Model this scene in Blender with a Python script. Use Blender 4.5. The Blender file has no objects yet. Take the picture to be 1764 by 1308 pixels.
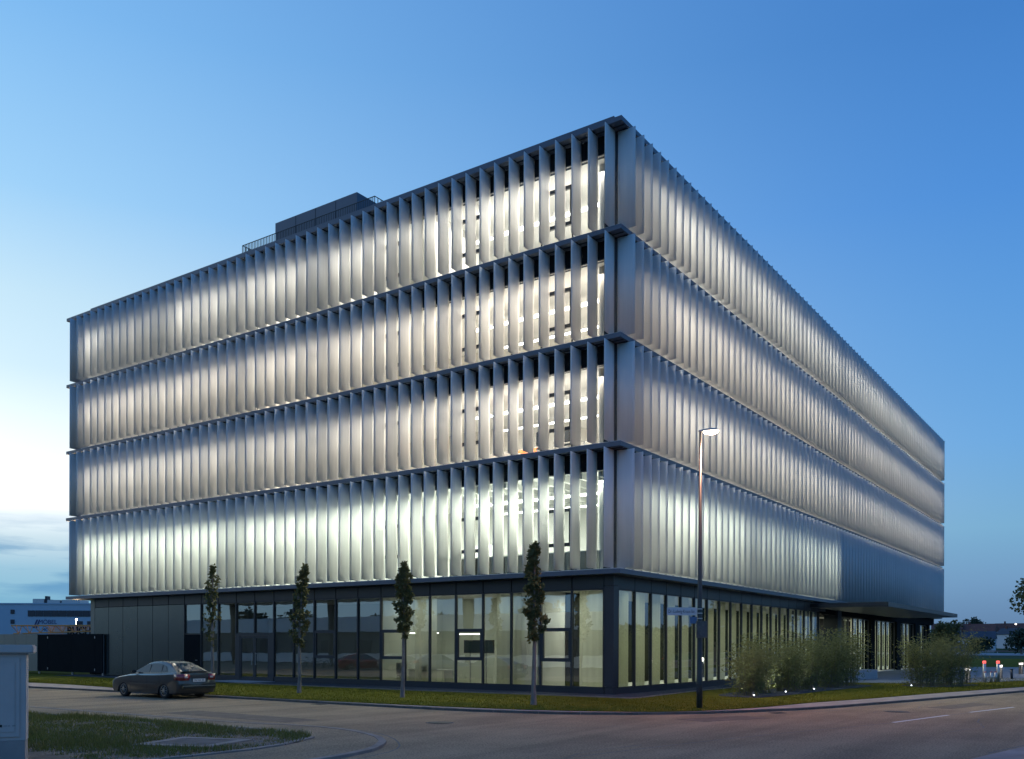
import bpy, bmesh, math, random
from mathutils import Vector, Matrix, noise
random.seed(7)
SC = bpy.context.scene
COL = SC.collection
R = math.radians

# ------------------------------------------------------------------ camera
EZ = 1.87
YAW = 34.7462
cam = bpy.data.cameras.new('camera')
cam.lens = 36 * 1581.3 / 1764
cam.sensor_width = 36
cam.shift_y = (1113.48 - 654) / 1764
cam.clip_end = 6000
camo = bpy.data.objects.new('camera', cam)
COL.objects.link(camo)
camo.matrix_world = (Matrix.Translation((-30.6715, -16.348, EZ)) @ Matrix.Rotation(R(YAW - 90), 4, 'Z')
                     @ Matrix.Rotation(R(90), 4, 'X') @ Matrix.Rotation(0.00355, 4, 'Z'))
SC.camera = camo

# ------------------------------------------------------------------ sky
def lin(c):
    return tuple((x / 255 / 12.92) if x / 255 <= .04045 else ((x / 255 + .055) / 1.055) ** 2.4 for x in c)

def make_world():
    w = bpy.data.worlds.new('World'); SC.world = w; w.use_nodes = True
    nt = w.node_tree; N = nt.nodes; L = nt.links
    for n in list(N): N.remove(n)
    def new(t, **k):
        n = N.new(t)
        for a, b in k.items(): setattr(n, a, b)
        return n
    def m(op, a, b=None, c=None, clamp=False):
        n = new('ShaderNodeMath', operation=op, use_clamp=clamp)
        for i, v in enumerate((a, b, c)):
            if v is None: continue
            if isinstance(v, (int, float)): n.inputs[i].default_value = v
            else: L.new(v, n.inputs[i])
        return n.outputs[0]
    tc = new('ShaderNodeTexCoord')
    nrm = new('ShaderNodeVectorMath', operation='NORMALIZE'); L.new(tc.outputs['Generated'], nrm.inputs[0])
    sep = new('ShaderNodeSeparateXYZ'); L.new(nrm.outputs[0], sep.inputs[0])
    X, Y, Z = sep.outputs
    elev = m('ARCSINE', Z)
    e = m('DIVIDE', elev, math.pi / 2, clamp=True)
    # where the sun has set
    ga = R(86)
    hl = m('SQRT', m('ADD', m('MULTIPLY', X, X), m('MULTIPLY', Y, Y)))
    dot = m('DIVIDE', m('ADD', m('MULTIPLY', X, math.cos(ga)), m('MULTIPLY', Y, math.sin(ga))), m('MAXIMUM', hl, .001))
    t = m('POWER', m('DIVIDE', m('SUBTRACT', dot, .12), .81, clamp=True), 1.75)
    def ramp(stops):
        r = new('ShaderNodeValToRGB'); cr = r.color_ramp
        while len(cr.elements) > 1: cr.elements.remove(cr.elements[-1])
        for i, (d, c) in enumerate(stops):
            el = cr.elements[0] if i == 0 else cr.elements.new(d / 90)
            el.position = d / 90
            k = c[3] if len(c) > 3 else 1
            el.color = tuple(v * k for v in lin(c[:3])) + (1,)
        L.new(e, r.inputs[0]); return r.outputs[0]
    A = ramp([(0, (132, 186, 214)), (2.5, (138, 192, 218)), (4.2, (160, 203, 226)), (6, (215, 236, 246)), (8, (250, 254, 255, 1.3)),
              (11.5, (240, 252, 255, 1.15)), (15, (214, 241, 255, 1.05)), (18.8, (203, 236, 255)), (24, (163, 214, 254)), (32, (130, 190, 245)),
              (50, (80, 138, 214)), (90, (52, 96, 172))])
    B = ramp([(0, (98, 128, 164)), (1.7, (104, 139, 178)), (3.6, (116, 157, 197)), (6.7, (123, 176, 213)), (11.4, (110, 171, 227)),
              (18.8, (93, 157, 224)), (24, (80, 145, 220)), (32, (68, 130, 204)), (50, (60, 118, 196)), (90, (54, 106, 184))])
    mix = new('ShaderNodeMixRGB'); L.new(t, mix.inputs[0]); L.new(B, mix.inputs[1]); L.new(A, mix.inputs[2])
    # low cloud bank: long soft streaks near the horizon on the bright side
    mp = new('ShaderNodeMapping'); mp.inputs['Scale'].default_value = (6, 6, 46)
    L.new(nrm.outputs[0], mp.inputs[0])
    nz = new('ShaderNodeTexNoise'); nz.inputs['Scale'].default_value = 1.0; nz.inputs['Detail'].default_value = 6
    nz.inputs['Roughness'].default_value = .55
    L.new(mp.outputs[0], nz.inputs[0])
    cl = m('MULTIPLY', m('SUBTRACT', nz.outputs[0], .42), 6.0, clamp=True)
    ed = m('MULTIPLY', elev, 180 / math.pi)
    band = m('MULTIPLY', m('DIVIDE', m('SUBTRACT', ed, 1.4), 1.8, clamp=True), m('DIVIDE', m('SUBTRACT', 7.6, ed), 2.4, clamp=True))
    cf = m('MULTIPLY', m('MULTIPLY', cl, band), m('MULTIPLY', t, .95))
    cm = new('ShaderNodeMixRGB'); L.new(cf, cm.inputs[0]); L.new(mix.outputs[0], cm.inputs[1])
    cm.inputs[2].default_value = (*lin((105, 160, 202)), 1)
    # physically based dusk sky adds its share of blue
    sk = new('ShaderNodeTexSky', sky_type='NISHITA'); sk.sun_disc = False
    sk.sun_elevation = R(1.0); sk.sun_rotation = R(90 - 125); sk.air_density = 1.0; sk.dust_density = .5; sk.ozone_density = 4
    bg1 = new('ShaderNodeBackground'); L.new(cm.outputs[0], bg1.inputs[0]); bg1.inputs[1].default_value = .97
    bg2 = new('ShaderNodeBackground'); L.new(sk.outputs[0], bg2.inputs[0]); bg2.inputs[1].default_value = .004
    ad = new('ShaderNodeAddShader'); L.new(bg1.outputs[0], ad.inputs[0]); L.new(bg2.outputs[0], ad.inputs[1])
    out = new('ShaderNodeOutputWorld'); L.new(ad.outputs[0], out.inputs[0])
make_world()
# last light from where the sun went down
sun = bpy.data.lights.new('sun', 'SUN'); sun.energy = .05; sun.angle = R(60); sun.color = (1, .80, .58)
so = bpy.data.objects.new('sun', sun); COL.objects.link(so)
so.rotation_euler = Vector((-math.cos(R(125)), -math.sin(R(125)), -math.tan(R(26)))).to_track_quat('-Z', 'Y').to_euler()
SC.view_settings.view_transform = 'Standard'; SC.view_settings.look = 'None'
SC.view_settings.exposure = 0; SC.view_settings.gamma = 1; SC.view_settings.use_curve_mapping = False
cy = SC.cycles
cy.use_denoising = True
try:
    cy.denoiser = 'OPENIMAGEDENOISE'
except Exception: pass
cy.max_bounces = 7; cy.diffuse_bounces = 4; cy.glossy_bounces = 4; cy.transmission_bounces = 4; cy.transparent_max_bounces = 16
cy.caustics_reflective = False; cy.caustics_refractive = False
cy.sample_clamp_indirect = 2.5; cy.sample_clamp_direct = 0
cy.use_light_tree = True

# ------------------------------------------------------------------ materials
def mat(name, col, rough=.6, metal=0., var=0., scale=3., bump=0., bscale=20., spec=.5, emit=None, es=0., col2=None, stretch=None, coat=0.):
    m_ = bpy.data.materials.new(name); m_.use_nodes = True
    nt = m_.node_tree; b = nt.nodes['Principled BSDF']
    b.inputs['Base Color'].default_value = (*col, 1); b.inputs['Roughness'].default_value = rough
    b.inputs['Metallic'].default_value = metal; b.inputs['Specular IOR Level'].default_value = spec
    if coat: b.inputs['Coat Weight'].default_value = coat; b.inputs['Coat Roughness'].default_value = .05
    if emit: b.inputs['Emission Color'].default_value = (*emit, 1); b.inputs['Emission Strength'].default_value = es
    if var or bump:
        tc = nt.nodes.new('ShaderNodeTexCoord'); src = tc.outputs['Object']
        if stretch:
            mp = nt.nodes.new('ShaderNodeMapping'); mp.inputs['Scale'].default_value = stretch
            nt.links.new(src, mp.inputs[0]); src = mp.outputs[0]
    if var:
        n = nt.nodes.new('ShaderNodeTexNoise'); n.inputs['Scale'].default_value = scale; n.inputs['Detail'].default_value = 8
        n.inputs['Roughness'].default_value = .65
        nt.links.new(src, n.inputs[0])
        r = nt.nodes.new('ShaderNodeValToRGB'); c2 = col2 or tuple(c * (1 - var) for c in col)
        r.color_ramp.elements[0].position = .32; r.color_ramp.elements[1].position = .68
        r.color_ramp.elements[0].color = (*c2, 1)
        r.color_ramp.elements[1].color = (*(tuple(min(1, c * (1 + var * .5)) for c in col) if not col2 else col), 1)
        nt.links.new(n.outputs[0], r.inputs[0]); nt.links.new(r.outputs[0], b.inputs['Base Color'])
    if bump:
        n2 = nt.nodes.new('ShaderNodeTexNoise'); n2.inputs['Scale'].default_value = bscale; n2.inputs['Detail'].default_value = 5
        nt.links.new(src, n2.inputs[0])
        bp = nt.nodes.new('ShaderNodeBump'); bp.inputs['Strength'].default_value = bump; bp.inputs['Distance'].default_value = .05
        nt.links.new(n2.outputs[0], bp.inputs['Height']); nt.links.new(bp.outputs[0], b.inputs['Normal'])
    return m_

def glass(name, tint=(1, 1, 1), ior=1.75, wave=.004, wscale=.7, body=None, bodyf=0.):
    m_ = bpy.data.materials.new(name); m_.use_nodes = True; nt = m_.node_tree; N = nt.nodes; L = nt.links
    for n in list(N): N.remove(n)
    o = N.new('ShaderNodeOutputMaterial'); tr = N.new('ShaderNodeBsdfTransparent'); tr.inputs[0].default_value = (*tint, 1)
    gl = N.new('ShaderNodeBsdfGlossy'); gl.inputs['Roughness'].default_value = .0; gl.inputs[0].default_value = (.95, 1, 1, 1)
    fr = N.new('ShaderNodeFresnel'); fr.inputs[0].default_value = ior
    mx = N.new('ShaderNodeMixShader')
    tc = N.new('ShaderNodeTexCoord'); nz = N.new('ShaderNodeTexNoise'); nz.inputs['Scale'].default_value = wscale; nz.inputs['Detail'].default_value = 1
    L.new(tc.outputs['Object'], nz.inputs[0]); bp = N.new('ShaderNodeBump'); bp.inputs['Strength'].default_value = 1; bp.inputs['Distance'].default_value = wave
    L.new(nz.outputs[0], bp.inputs['Height']); L.new(bp.outputs[0], gl.inputs['Normal'])
    src = tr.outputs[0]
    if body:
        df = N.new('ShaderNodeBsdfDiffuse'); df.inputs[0].default_value = (*body, 1); m2 = N.new('ShaderNodeMixShader'); m2.inputs[0].default_value = bodyf
        L.new(tr.outputs[0], m2.inputs[1]); L.new(df.outputs[0], m2.inputs[2]); src = m2.outputs[0]
    L.new(fr.outputs[0], mx.inputs[0]); L.new(src, mx.inputs[1]); L.new(gl.outputs[0], mx.inputs[2]); L.new(mx.outputs[0], o.inputs[0])
    return m_

def translucent(name, col, f=.3, rough=.55, var=0., scale=(1, 1, 1), spec=.3):
    m_ = mat(name, col, rough, var=var, scale=1.0, stretch=scale, spec=spec) if var else mat(name, col, rough, spec=spec)
    nt = m_.node_tree; b = nt.nodes['Principled BSDF']; o = nt.nodes['Material Output']
    t = nt.nodes.new('ShaderNodeBsdfTranslucent'); t.inputs[0].default_value = (*col, 1)
    mx = nt.nodes.new('ShaderNodeMixShader'); mx.inputs[0].default_value = f
    nt.links.new(b.outputs[0], mx.inputs[1]); nt.links.new(t.outputs[0], mx.inputs[2]); nt.links.new(mx.outputs[0], o.inputs[0])
    return m_

M = {}
M['fin'] = translucent('fin_metal', (.83, .815, .79), .20, .85, var=.07, scale=(9, 9, .35), spec=.12)
M['dark'] = mat('anthracite_metal', (.036, .042, .050), .4, .0, var=.12, scale=.8, spec=.35)
M['plate'] = mat('ledge_metal', (.075, .10, .145), .42, var=.12, scale=.6, spec=.6)
M['panel'] = mat('satin_panel', (.10, .106, .10), .22, .6, var=.10, scale=.5, spec=.6)
M['panel2'] = mat('satin_panel_light', (.16, .16, .14), .4, .1, var=.10, scale=.5)
M['gate'] = mat('dark_gate', (.014, .016, .018), .8, spec=.03, var=.15, scale=.7)
M['white'] = mat('white_wall', (.62, .62, .60), .8)
M['offwhite'] = mat('offwhite_wall', (.60, .58, .53), .8)
M['greenwall'] = mat('warm_green_wall', (.62, .64, .55), .8)
M['ceil'] = mat('ceiling', (.70, .70, .68), .9)
M['carpet'] = mat('carpet', (.78, .77, .74), .95, var=.2, scale=6)
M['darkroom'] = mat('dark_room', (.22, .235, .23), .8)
M['glass'] = glass('glass_upper', (.93, .97, .95), 1.5)
M['gglass'] = glass('glass_ground', (.84, .90, .86), 3.2, wave=.006, wscale=.55)
M['gglass2'] = glass('glass_ground_side', (.80, .88, .84), 3.3, wave=.002)
M['curtain'] = translucent('curtain_fabric', (.62, .63, .47), .55, .9, var=.08, scale=(5, 5, .5), spec=.1)
M['curtain2'] = translucent('sheer_curtain', (.72, .73, .62), .6, .9, var=.10, scale=(6, 6, .4), spec=.1)
M['orange'] = mat('orange_laminate', (.75, .22, .06), .5)
M['wood'] = mat('brown_laminate', (.28, .19, .13), .5, var=.2, scale=3)
M['blackpl'] = mat('black_plastic', (.02, .02, .022), .4)
M['steel'] = mat('brushed_steel', (.45, .46, .47), .35, .7)
M['lamp'] = mat('lamp_white', (.9, .9, .9), .5, emit=(1, .98, .92), es=6)
M['screen'] = mat('screen', (.015, .02, .02), .2, emit=(.2, .6, .6), es=.01)

# ------------------------------------------------------------------ mesh helpers
class MB:
    def __init__(s): s.v = []; s.f = []
    def box(s, x0, y0, z0, x1, y1, z1):
        b = len(s.v)
        s.v += [(x0, y0, z0), (x1, y0, z0), (x1, y1, z0), (x0, y1, z0), (x0, y0, z1), (x1, y0, z1), (x1, y1, z1), (x0, y1, z1)]
        s.f += [tuple(b + i for i in q) for q in ((0, 3, 2, 1), (4, 5, 6, 7), (0, 1, 5, 4), (1, 2, 6, 5), (2, 3, 7, 6), (3, 0, 4, 7))]
        return s
    def quad(s, *p):
        b = len(s.v); s.v += [tuple(q) for q in p]; s.f.append(tuple(range(b, b + len(p)))); return s
    def tube(s, p0, p1, r0, r1=None, n=8, cap=True):
        r1 = r0 if r1 is None else r1
        p0 = Vector(p0); p1 = Vector(p1); d = (p1 - p0).normalized()
        u = d.orthogonal().normalized(); w = d.cross(u); b = len(s.v)
        for p, r in ((p0, r0), (p1, r1)):
            for i in range(n):
                a = 2 * math.pi * i / n
                s.v.append(tuple(p + (u * math.cos(a) + w * math.sin(a)) * r))
        for i in range(n):
            j = (i + 1) % n; s.f.append((b + i, b + j, b + n + j, b + n + i))
        if cap:
            s.f.append(tuple(b + n + i for i in range(n))); s.f.append(tuple(b + n - 1 - i for i in range(n)))
        return s
    def lathe(s, prof, c=(0, 0, 0), n=16, axis='z'):
        b = len(s.v)
        for r, h in prof:
            for i in range(n):
                a = 2 * math.pi * i / n; x, y = r * math.cos(a), r * math.sin(a)
                p = (x, y, h) if axis == 'z' else (x, h, y)
                s.v.append((c[0] + p[0], c[1] + p[1], c[2] + p[2]))
        for k in range(len(prof) - 1):
            for i in range(n):
                j = (i + 1) % n; q = (b + k * n + i, b + k * n + j, b + (k + 1) * n + j, b + (k + 1) * n + i)
                s.f.append(q if axis == 'z' else q[::-1])
        s.f.append(tuple(b + i for i in range(n))); s.f.append(tuple(b + (len(prof) - 1) * n + i for i in range(n)))
        return s
    def prism(s, pts, z0, z1):
        b = len(s.v); n = len(pts)
        s.v += [(p[0], p[1], z0) for p in pts] + [(p[0], p[1], z1) for p in pts]
        s.f.append(tuple(b + n + i for i in range(n))); s.f.append(tuple(b + n - 1 - i for i in range(n)))
        for i in range(n):
            j = (i + 1) % n; s.f.append((b + i, b + j, b + n + j, b + n + i))
        return s
    def mesh(s, name, m, smooth=False, bevel=0):
        me = bpy.data.meshes.new(name); me.from_pydata(s.v, [], s.f)
        if m: me.materials.append(m)
        if bevel or smooth == 'n':
            bm = bmesh.new(); bm.from_mesh(me)
            bmesh.ops.recalc_face_normals(bm, faces=bm.faces)
            if bevel: bmesh.ops.bevel(bm, geom=list(bm.edges), offset=bevel, segments=2, affect='EDGES', clamp_overlap=True)
            bm.to_mesh(me); bm.free()
        if smooth: me.polygons.foreach_set('use_smooth', [True] * len(me.polygons))
        me.update(); return me
    def build(s, name, m, parent=None, **k):
        return put(name, s.mesh(name, m, **k), parent)

def put(name, me, parent=None, loc=None, rz=0):
    o = bpy.data.objects.new(name, me); COL.objects.link(o)
    if parent: o.parent = parent
    if loc: o.location = loc
    if rz: o.rotation_euler = (0, 0, rz)
    return o
def tag(o, label=None, cat=None, group=None, kind=None):
    if label: o['label'] = label
    if cat: o['category'] = cat
    if group: o['group'] = group
    if kind: o['kind'] = kind
    return o
def empty(name, loc=(0, 0, 0), rz=0, **k):
    o = bpy.data.objects.new(name, None); COL.objects.link(o); o.location = loc; o.rotation_euler = (0, 0, rz)
    o.empty_display_size = .3
    return tag(o, **k)
def copy_tree(o, parent=None):
    c = o.copy(); COL.objects.link(c)
    if parent: c.parent = parent
    for ch in list(o.children): copy_tree(ch, c)
    return c
def area(loc, sx, sy, W, col, up=False):
    l = bpy.data.lights.new('lamp_light', 'AREA'); l.shape = 'RECTANGLE'; l.size = sx; l.size_y = sy; l.energy = W; l.color = col
    o = bpy.data.objects.new('lamp_light', l); COL.objects.link(o); o.location = loc
    if up: o.rotation_euler = (math.pi, 0, 0)
    return o

def smooth_line(pts, step=.6):
    out = []
    P = [Vector(p) for p in pts]; P = [2 * P[0] - P[1]] + P + [2 * P[-1] - P[-2]]
    for i in range(1, len(P) - 2):
        a, b, c, d = P[i - 1:i + 3]; n = max(1, int((c - b).length / step))
        for k in range(n):
            t = k / n
            out.append(.5 * ((2 * b) + (-a + c) * t + (2 * a - 5 * b + 4 * c - d) * t * t + (-a + 3 * b - 3 * c + d) * t ** 3))
    out.append(P[-2]); return out

# ------------------------------------------------------------------ GROUND
M['field'] = mat('field_grass', (.035, .06, .018), .95, spec=.1, var=.4, scale=.05)
M['asphalt'] = mat('asphalt', (.36, .275, .18), .88, spec=.1, var=.22, scale=.35, bump=.25, bscale=60)
def asphalt_extra():
    m_ = M['asphalt']; nt = m_.node_tree; b = nt.nodes['Principled BSDF']
    src = b.inputs['Base Color'].links[0].from_socket
    tc = nt.nodes.new('ShaderNodeTexCoord')
    n = nt.nodes.new('ShaderNodeTexNoise'); n.inputs['Scale'].default_value = 28; n.inputs['Detail'].default_value = 3
    nt.links.new(tc.outputs['Object'], n.inputs[0])
    r = nt.nodes.new('ShaderNodeValToRGB'); r.color_ramp.elements[0].position = .35; r.color_ramp.elements[1].position = .7
    r.color_ramp.elements[0].color = (.55, .55, .55, 1); r.color_ramp.elements[1].color = (1.25, 1.22, 1.2, 1)
    nt.links.new(n.outputs[0], r.inputs[0])
    mx = nt.nodes.new('ShaderNodeMixRGB'); mx.blend_type = 'MULTIPLY'; mx.inputs[0].default_value = 1
    nt.links.new(src, mx.inputs[1]); nt.links.new(r.outputs[0], mx.inputs[2])
    # worn wheel tracks and seams: stretched noise
    mp = nt.nodes.new('ShaderNodeMapping'); mp.inputs['Scale'].default_value = (.09, 1.1, 1); mp.inputs['Rotation'].default_value = (0, 0, R(11))
    nt.links.new(tc.outputs['Object'], mp.inputs[0])
    n3 = nt.nodes.new('ShaderNodeTexNoise'); n3.inputs['Scale'].default_value = 1; n3.inputs['Detail'].default_value = 4
    nt.links.new(mp.outputs[0], n3.inputs[0])
    r3 = nt.nodes.new('ShaderNodeValToRGB'); r3.color_ramp.elements[0].position = .38; r3.color_ramp.elements[1].position = .62
    r3.color_ramp.elements[0].color = (.82, .82, .82, 1); r3.color_ramp.elements[1].color = (1.08, 1.07, 1.06, 1)
    nt.links.new(n3.outputs[0], r3.inputs[0])
    m2 = nt.nodes.new('ShaderNodeMixRGB'); m2.blend_type = 'MULTIPLY'; m2.inputs[0].default_value = 1
    nt.links.new(mx.outputs[0], m2.inputs[1]); nt.links.new(r3.outputs[0], m2.inputs[2]); nt.links.new(m2.outputs[0], b.inputs['Base Color'])
asphalt_extra()
M['paving'] = mat('path_paving', (.36, .29, .25), .9, spec=.1, var=.25, scale=.9, bump=.3, bscale=30)
M['kerb'] = mat('kerb_concrete', (.28, .24, .21), .85, spec=.1, var=.25, scale=2)
M['kerbd'] = mat('kerb_dark', (.15, .135, .125), .85, spec=.1, var=.3, scale=2)
M['lawn'] = mat('lawn_grass', (.135, .125, .016), .95, spec=.03, var=.35, scale=1.3, bump=.6, bscale=25)
M['gravel'] = mat('dark_gravel', (.085, .09, .10), .9, spec=.1, var=.5, scale=14, bump=.8, bscale=30)
M['plaza'] = mat('plaza_paving', (.23, .24, .25), .7, spec=.1, var=.15, scale=.5)
M['soil'] = mat('verge_soil', (.20, .155, .115), .95, spec=.1, var=.45, scale=2.2, bump=.8, bscale=14)
M['mark'] = mat('road_paint', (.62, .61, .58), .7, var=.15, scale=6)
M['concrete'] = mat('concrete', (.34, .35, .36), .8, var=.15, scale=2)
M['seam'] = mat('tar_seam', (.05, .05, .052), .6)

g = MB().quad((-2500, -2500, -.16), (2500, -2500, -.16), (2500, 2500, -.16), (-2500, 2500, -.16)).build('ground', M['field']); tag(g, kind='structure')
o = MB().quad((-90, -60, -.075), (150, -60, -.075), (150, 110, -.075), (-90, 110, -.075)).build('road', M['asphalt']); tag(o, kind='structure')
kerb_pts = [(-9.5, 60), (-9.4, 32), (-9.2, 26), (-8.95, 19.5), (-8.95, 10.4), (-9.05, 2.6), (-8.83, -.54), (-8.04, -3.04), (-7.13, -4.42), (-5.8, -5.61), (-2.02, -7.6), (2.07, -8.7),
            (6.28, -9.7), (15.65, -11.83), (30, -14.9), (60, -21), (120, -33)]
kl = smooth_line(kerb_pts, 1.0)
o = MB().prism([(p.x, p.y) for p in kl] + [(140, -33), (140, 100), (-9.5, 100)], -.15, -.012).build('footpath', M['paving']); tag(o, kind='structure')
ke = empty('kerb', kind='structure')
for i in range(len(kl) - 1):
    p, q = kl[i], kl[i + 1]; d = (q - p); 
    if p.y > 45 or p.x > 60: continue
    n = Vector((d.y, -d.x)).normalized()  # towards the road
    if n.dot(Vector((-1, -.5))) < 0: n = -n
    gp = d.normalized() * .006
    a, b_ = p + gp, q - gp
    pts = [a + n * .02, b_ + n * .02, b_ - n * .12, a - n * .12]
    MB().prism([(v.x, v.y) for v in pts], -.14, -.004).build('kerb_stone', M['kerbd'], ke)
lawn_pts = [(-7.3, 60), (-7.11, 31.78), (-6.92, 29.2), (-7.1, 24.08), (-8.5, 15), (-8.62, 11.85), (-8.7, 7.84), (-8.55, 2.87), (-8.1, -1.15), (-7.17, -3.69), (-6.55, -4.68), (-5.49, -5.48), (-3.05, -6.34),
            (.81, -6.97), (4.68, -7.94), (10.82, -9.2), (20.07, -11.4), (40, -15.8), (80, -23.5), (120, -31.5)]
ll = smooth_line(lawn_pts, .8)
o = MB().prism([(p.x, p.y) for p in ll] + [(150, -31), (150, 98), (-7.3, 98)], -.1, .012).build('lawn', M['lawn']); tag(o, kind='structure')
o = MB().prism([(-.9, 38), (-1.35, 21), (-1.6, 9), (-1.2, 1), (-1.22, -1.04), (-.6, -1.2), (5.2, -.75), (19.5, -.75), (19.5, 5), (5, 5), (5, 38)], 0, .024).build('gravel_strip', M['gravel']); tag(o, kind='structure')
# thin steel edging between gravel and lawn
o = MB()
for a, b_ in (((-1.35, 21), (-1.6, 9)), ((-1.6, 9), (-1.2, 1)), ((-1.2, 1), (-1.22, -1.04)), ((-1.22, -1.04), (-.6, -1.2)), ((-.6, -1.2), (5.2, -.75)), ((5.2, -.75), (19.5, -.75))):
    d = Vector(b_) - Vector(a); n = Vector((-d.y, d.x)).normalized() * .03
    o.prism([(a[0] + n.x, a[1] + n.y), (a[0] - n.x, a[1] - n.y), (b_[0] - n.x, b_[1] - n.y), (b_[0] + n.x, b_[1] + n.y)], 0, .04)
tag(o.build('gravel_edging', M['kerb']), kind='structure')
o = MB().prism([(19.6, -2.9), (20, -5.4), (22, -7.6), (25, -9.3), (30.5, -10.9), (75, -19.5), (70.2, -6.5), (66.5, -.3), (66.5, 3), (19.6, 3)], 0, .020).build('plaza', M['plaza']); tag(o, kind='structure')
# paving joints of the plaza as shallow dark lines of real inset strips
# verge with its pavement corner on the near side of the side street
verge = [(-17.6, 40), (-17.5, 20), (-17.47, 8.95), (-16.98, 5.0), (-16.95, 1.38), (-16.91, -.13), (-17.07, -1.44), (-17.52, -2.22), (-18.27, -2.67), (-19.35, -2.85), (-20.6, -2.95), (-26, -2.3), (-40, .3), (-60, 4)]
vl = smooth_line(verge, .5)
apron = [(-16.15, 40), (-16.05, 20), (-15.95, 8), (-15.87, 1.95), (-15.6, .7), (-15.54, -.55), (-15.82, -1.9), (-16.5, -3.2), (-17.03, -3.81), (-17.94, -4.45), (-18.91, -4.79), (-21, -4.9), (-27, -4.1), (-40, -1.7), (-60, 2)]
al = smooth_line(apron, .5)
o = MB().prism([(p.x, p.y) for p in al] + [(-60, 40)], -.15, -.030).build('corner_pavement', M['asphalt']); tag(o, kind='structure')
ke2 = empty('apron_kerb', kind='structure')
for i in range(0, len(al) - 1, 2):
    if i + 2 >= len(al): break
    p, m_, q = al[i], al[i + 1], al[i + 2]
    if p.y > 14 or p.x < -30: continue
    def nn(a, b_):
        d = b_ - a; n = Vector((d.y, -d.x)).normalized(); return n if n.dot(Vector((1, -.6))) > 0 else -n
    n1, n2 = nn(p, m_), nn(m_, q); nm = (n1 + n2).normalized()
    pts = [p + n1 * .02, m_ + nm * .02, q + n2 * .02, q - n2 * .13, m_ - nm * .13, p - n1 * .13]
    ge = (q - p).normalized() * .005; pts[0] += ge; pts[5] += ge; pts[2] -= ge; pts[3] -= ge
    MB().prism([(v.x, v.y) for v in pts], -.14, -.022).build('kerb_stone', M['kerb'], ke2)
# gutter joint outside it
gt = MB()
gl = smooth_line([(-15.5, 12), (-15.45, 5), (-15.3, 1.5), (-15.23, -.22), (-15.39, -1.7), (-15.99, -2.95), (-16.83, -3.98), (-17.7, -4.72), (-18.8, -5.1), (-21, -5.3), (-27, -4.5)], .5)
for i in range(len(gl) - 1):
    p, q = gl[i], gl[i + 1]; d = q - p; n = Vector((d.y, -d.x)).normalized() * .018
    gt.quad((p.x - n.x, p.y - n.y, -.071), (q.x - n.x, q.y - n.y, -.071), (q.x + n.x, q.y + n.y, -.071), (p.x + n.x, p.y + n.y, -.071))
tag(gt.build('gutter_joint', M['seam']), kind='structure')
o = MB().prism([(p.x, p.y) for p in vl] + [(-60, 40)], -.12, -.012).build('verge', M['soil']); tag(o, kind='structure')
ke3 = empty('verge_edging', kind='structure')
for i in range(0, len(vl) - 1, 2):
    if i + 2 >= len(vl): break
    p, q = vl[i], vl[i + 2]
    if p.y > 12 or p.x < -24: continue
    d = q - p; n = Vector((d.y, -d.x)).normalized() * .07; ge = d.normalized() * .008
    a, b_ = p + ge, q - ge
    MB().prism([(a.x + n.x, a.y + n.y), (b_.x + n.x, b_.y + n.y), (b_.x - n.x, b_.y - n.y), (a.x - n.x, a.y - n.y)], -.1, -.002).build('edging_stone', M['kerb'], ke3)
# far pavement of the main street (the photographer's side)
def main_line(a, off): return -6.8 - .19 * (a + 10.7) - off - (.0006 * max(0, a) ** 1.3)
far = [(a, main_line(a, 7.6)) for a in range(-60, 150, 6)]
o = MB().prism(far + [(150, -60), (-60, -60)], -.14, -.01).build('far_pavement', M['paving']); tag(o, kind='structure')
o = MB().prism([(a, main_line(a, 10.4)) for a in range(-28, 150, 6)] + [(150, -90), (-28, -90)], -.1, .01).build('far_meadow', M['field']); tag(o, kind='structure')
# lane markings
def dash(p, q, w=.11):
    p, q = Vector(p), Vector(q); n = Vector((-(q - p).y, (q - p).x)).normalized() * w / 2
    return MB().quad((p.x - n.x, p.y - n.y, -.070), (q.x - n.x, q.y - n.y, -.070), (q.x + n.x, q.y + n.y, -.070), (p.x + n.x, p.y + n.y, -.070))
for p, q in (((-5.49, -10.91), (-1.76, -11.61)), ((-.09, -11.93), (3.45, -12.72)), ((7.2, -13.5), (11, -14.3)), ((15, -15.15), (19, -16)), ((23, -16.8), (27, -17.7))):
    tag(dash(p, q).build('lane_marking', M['mark']), kind='structure')
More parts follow.
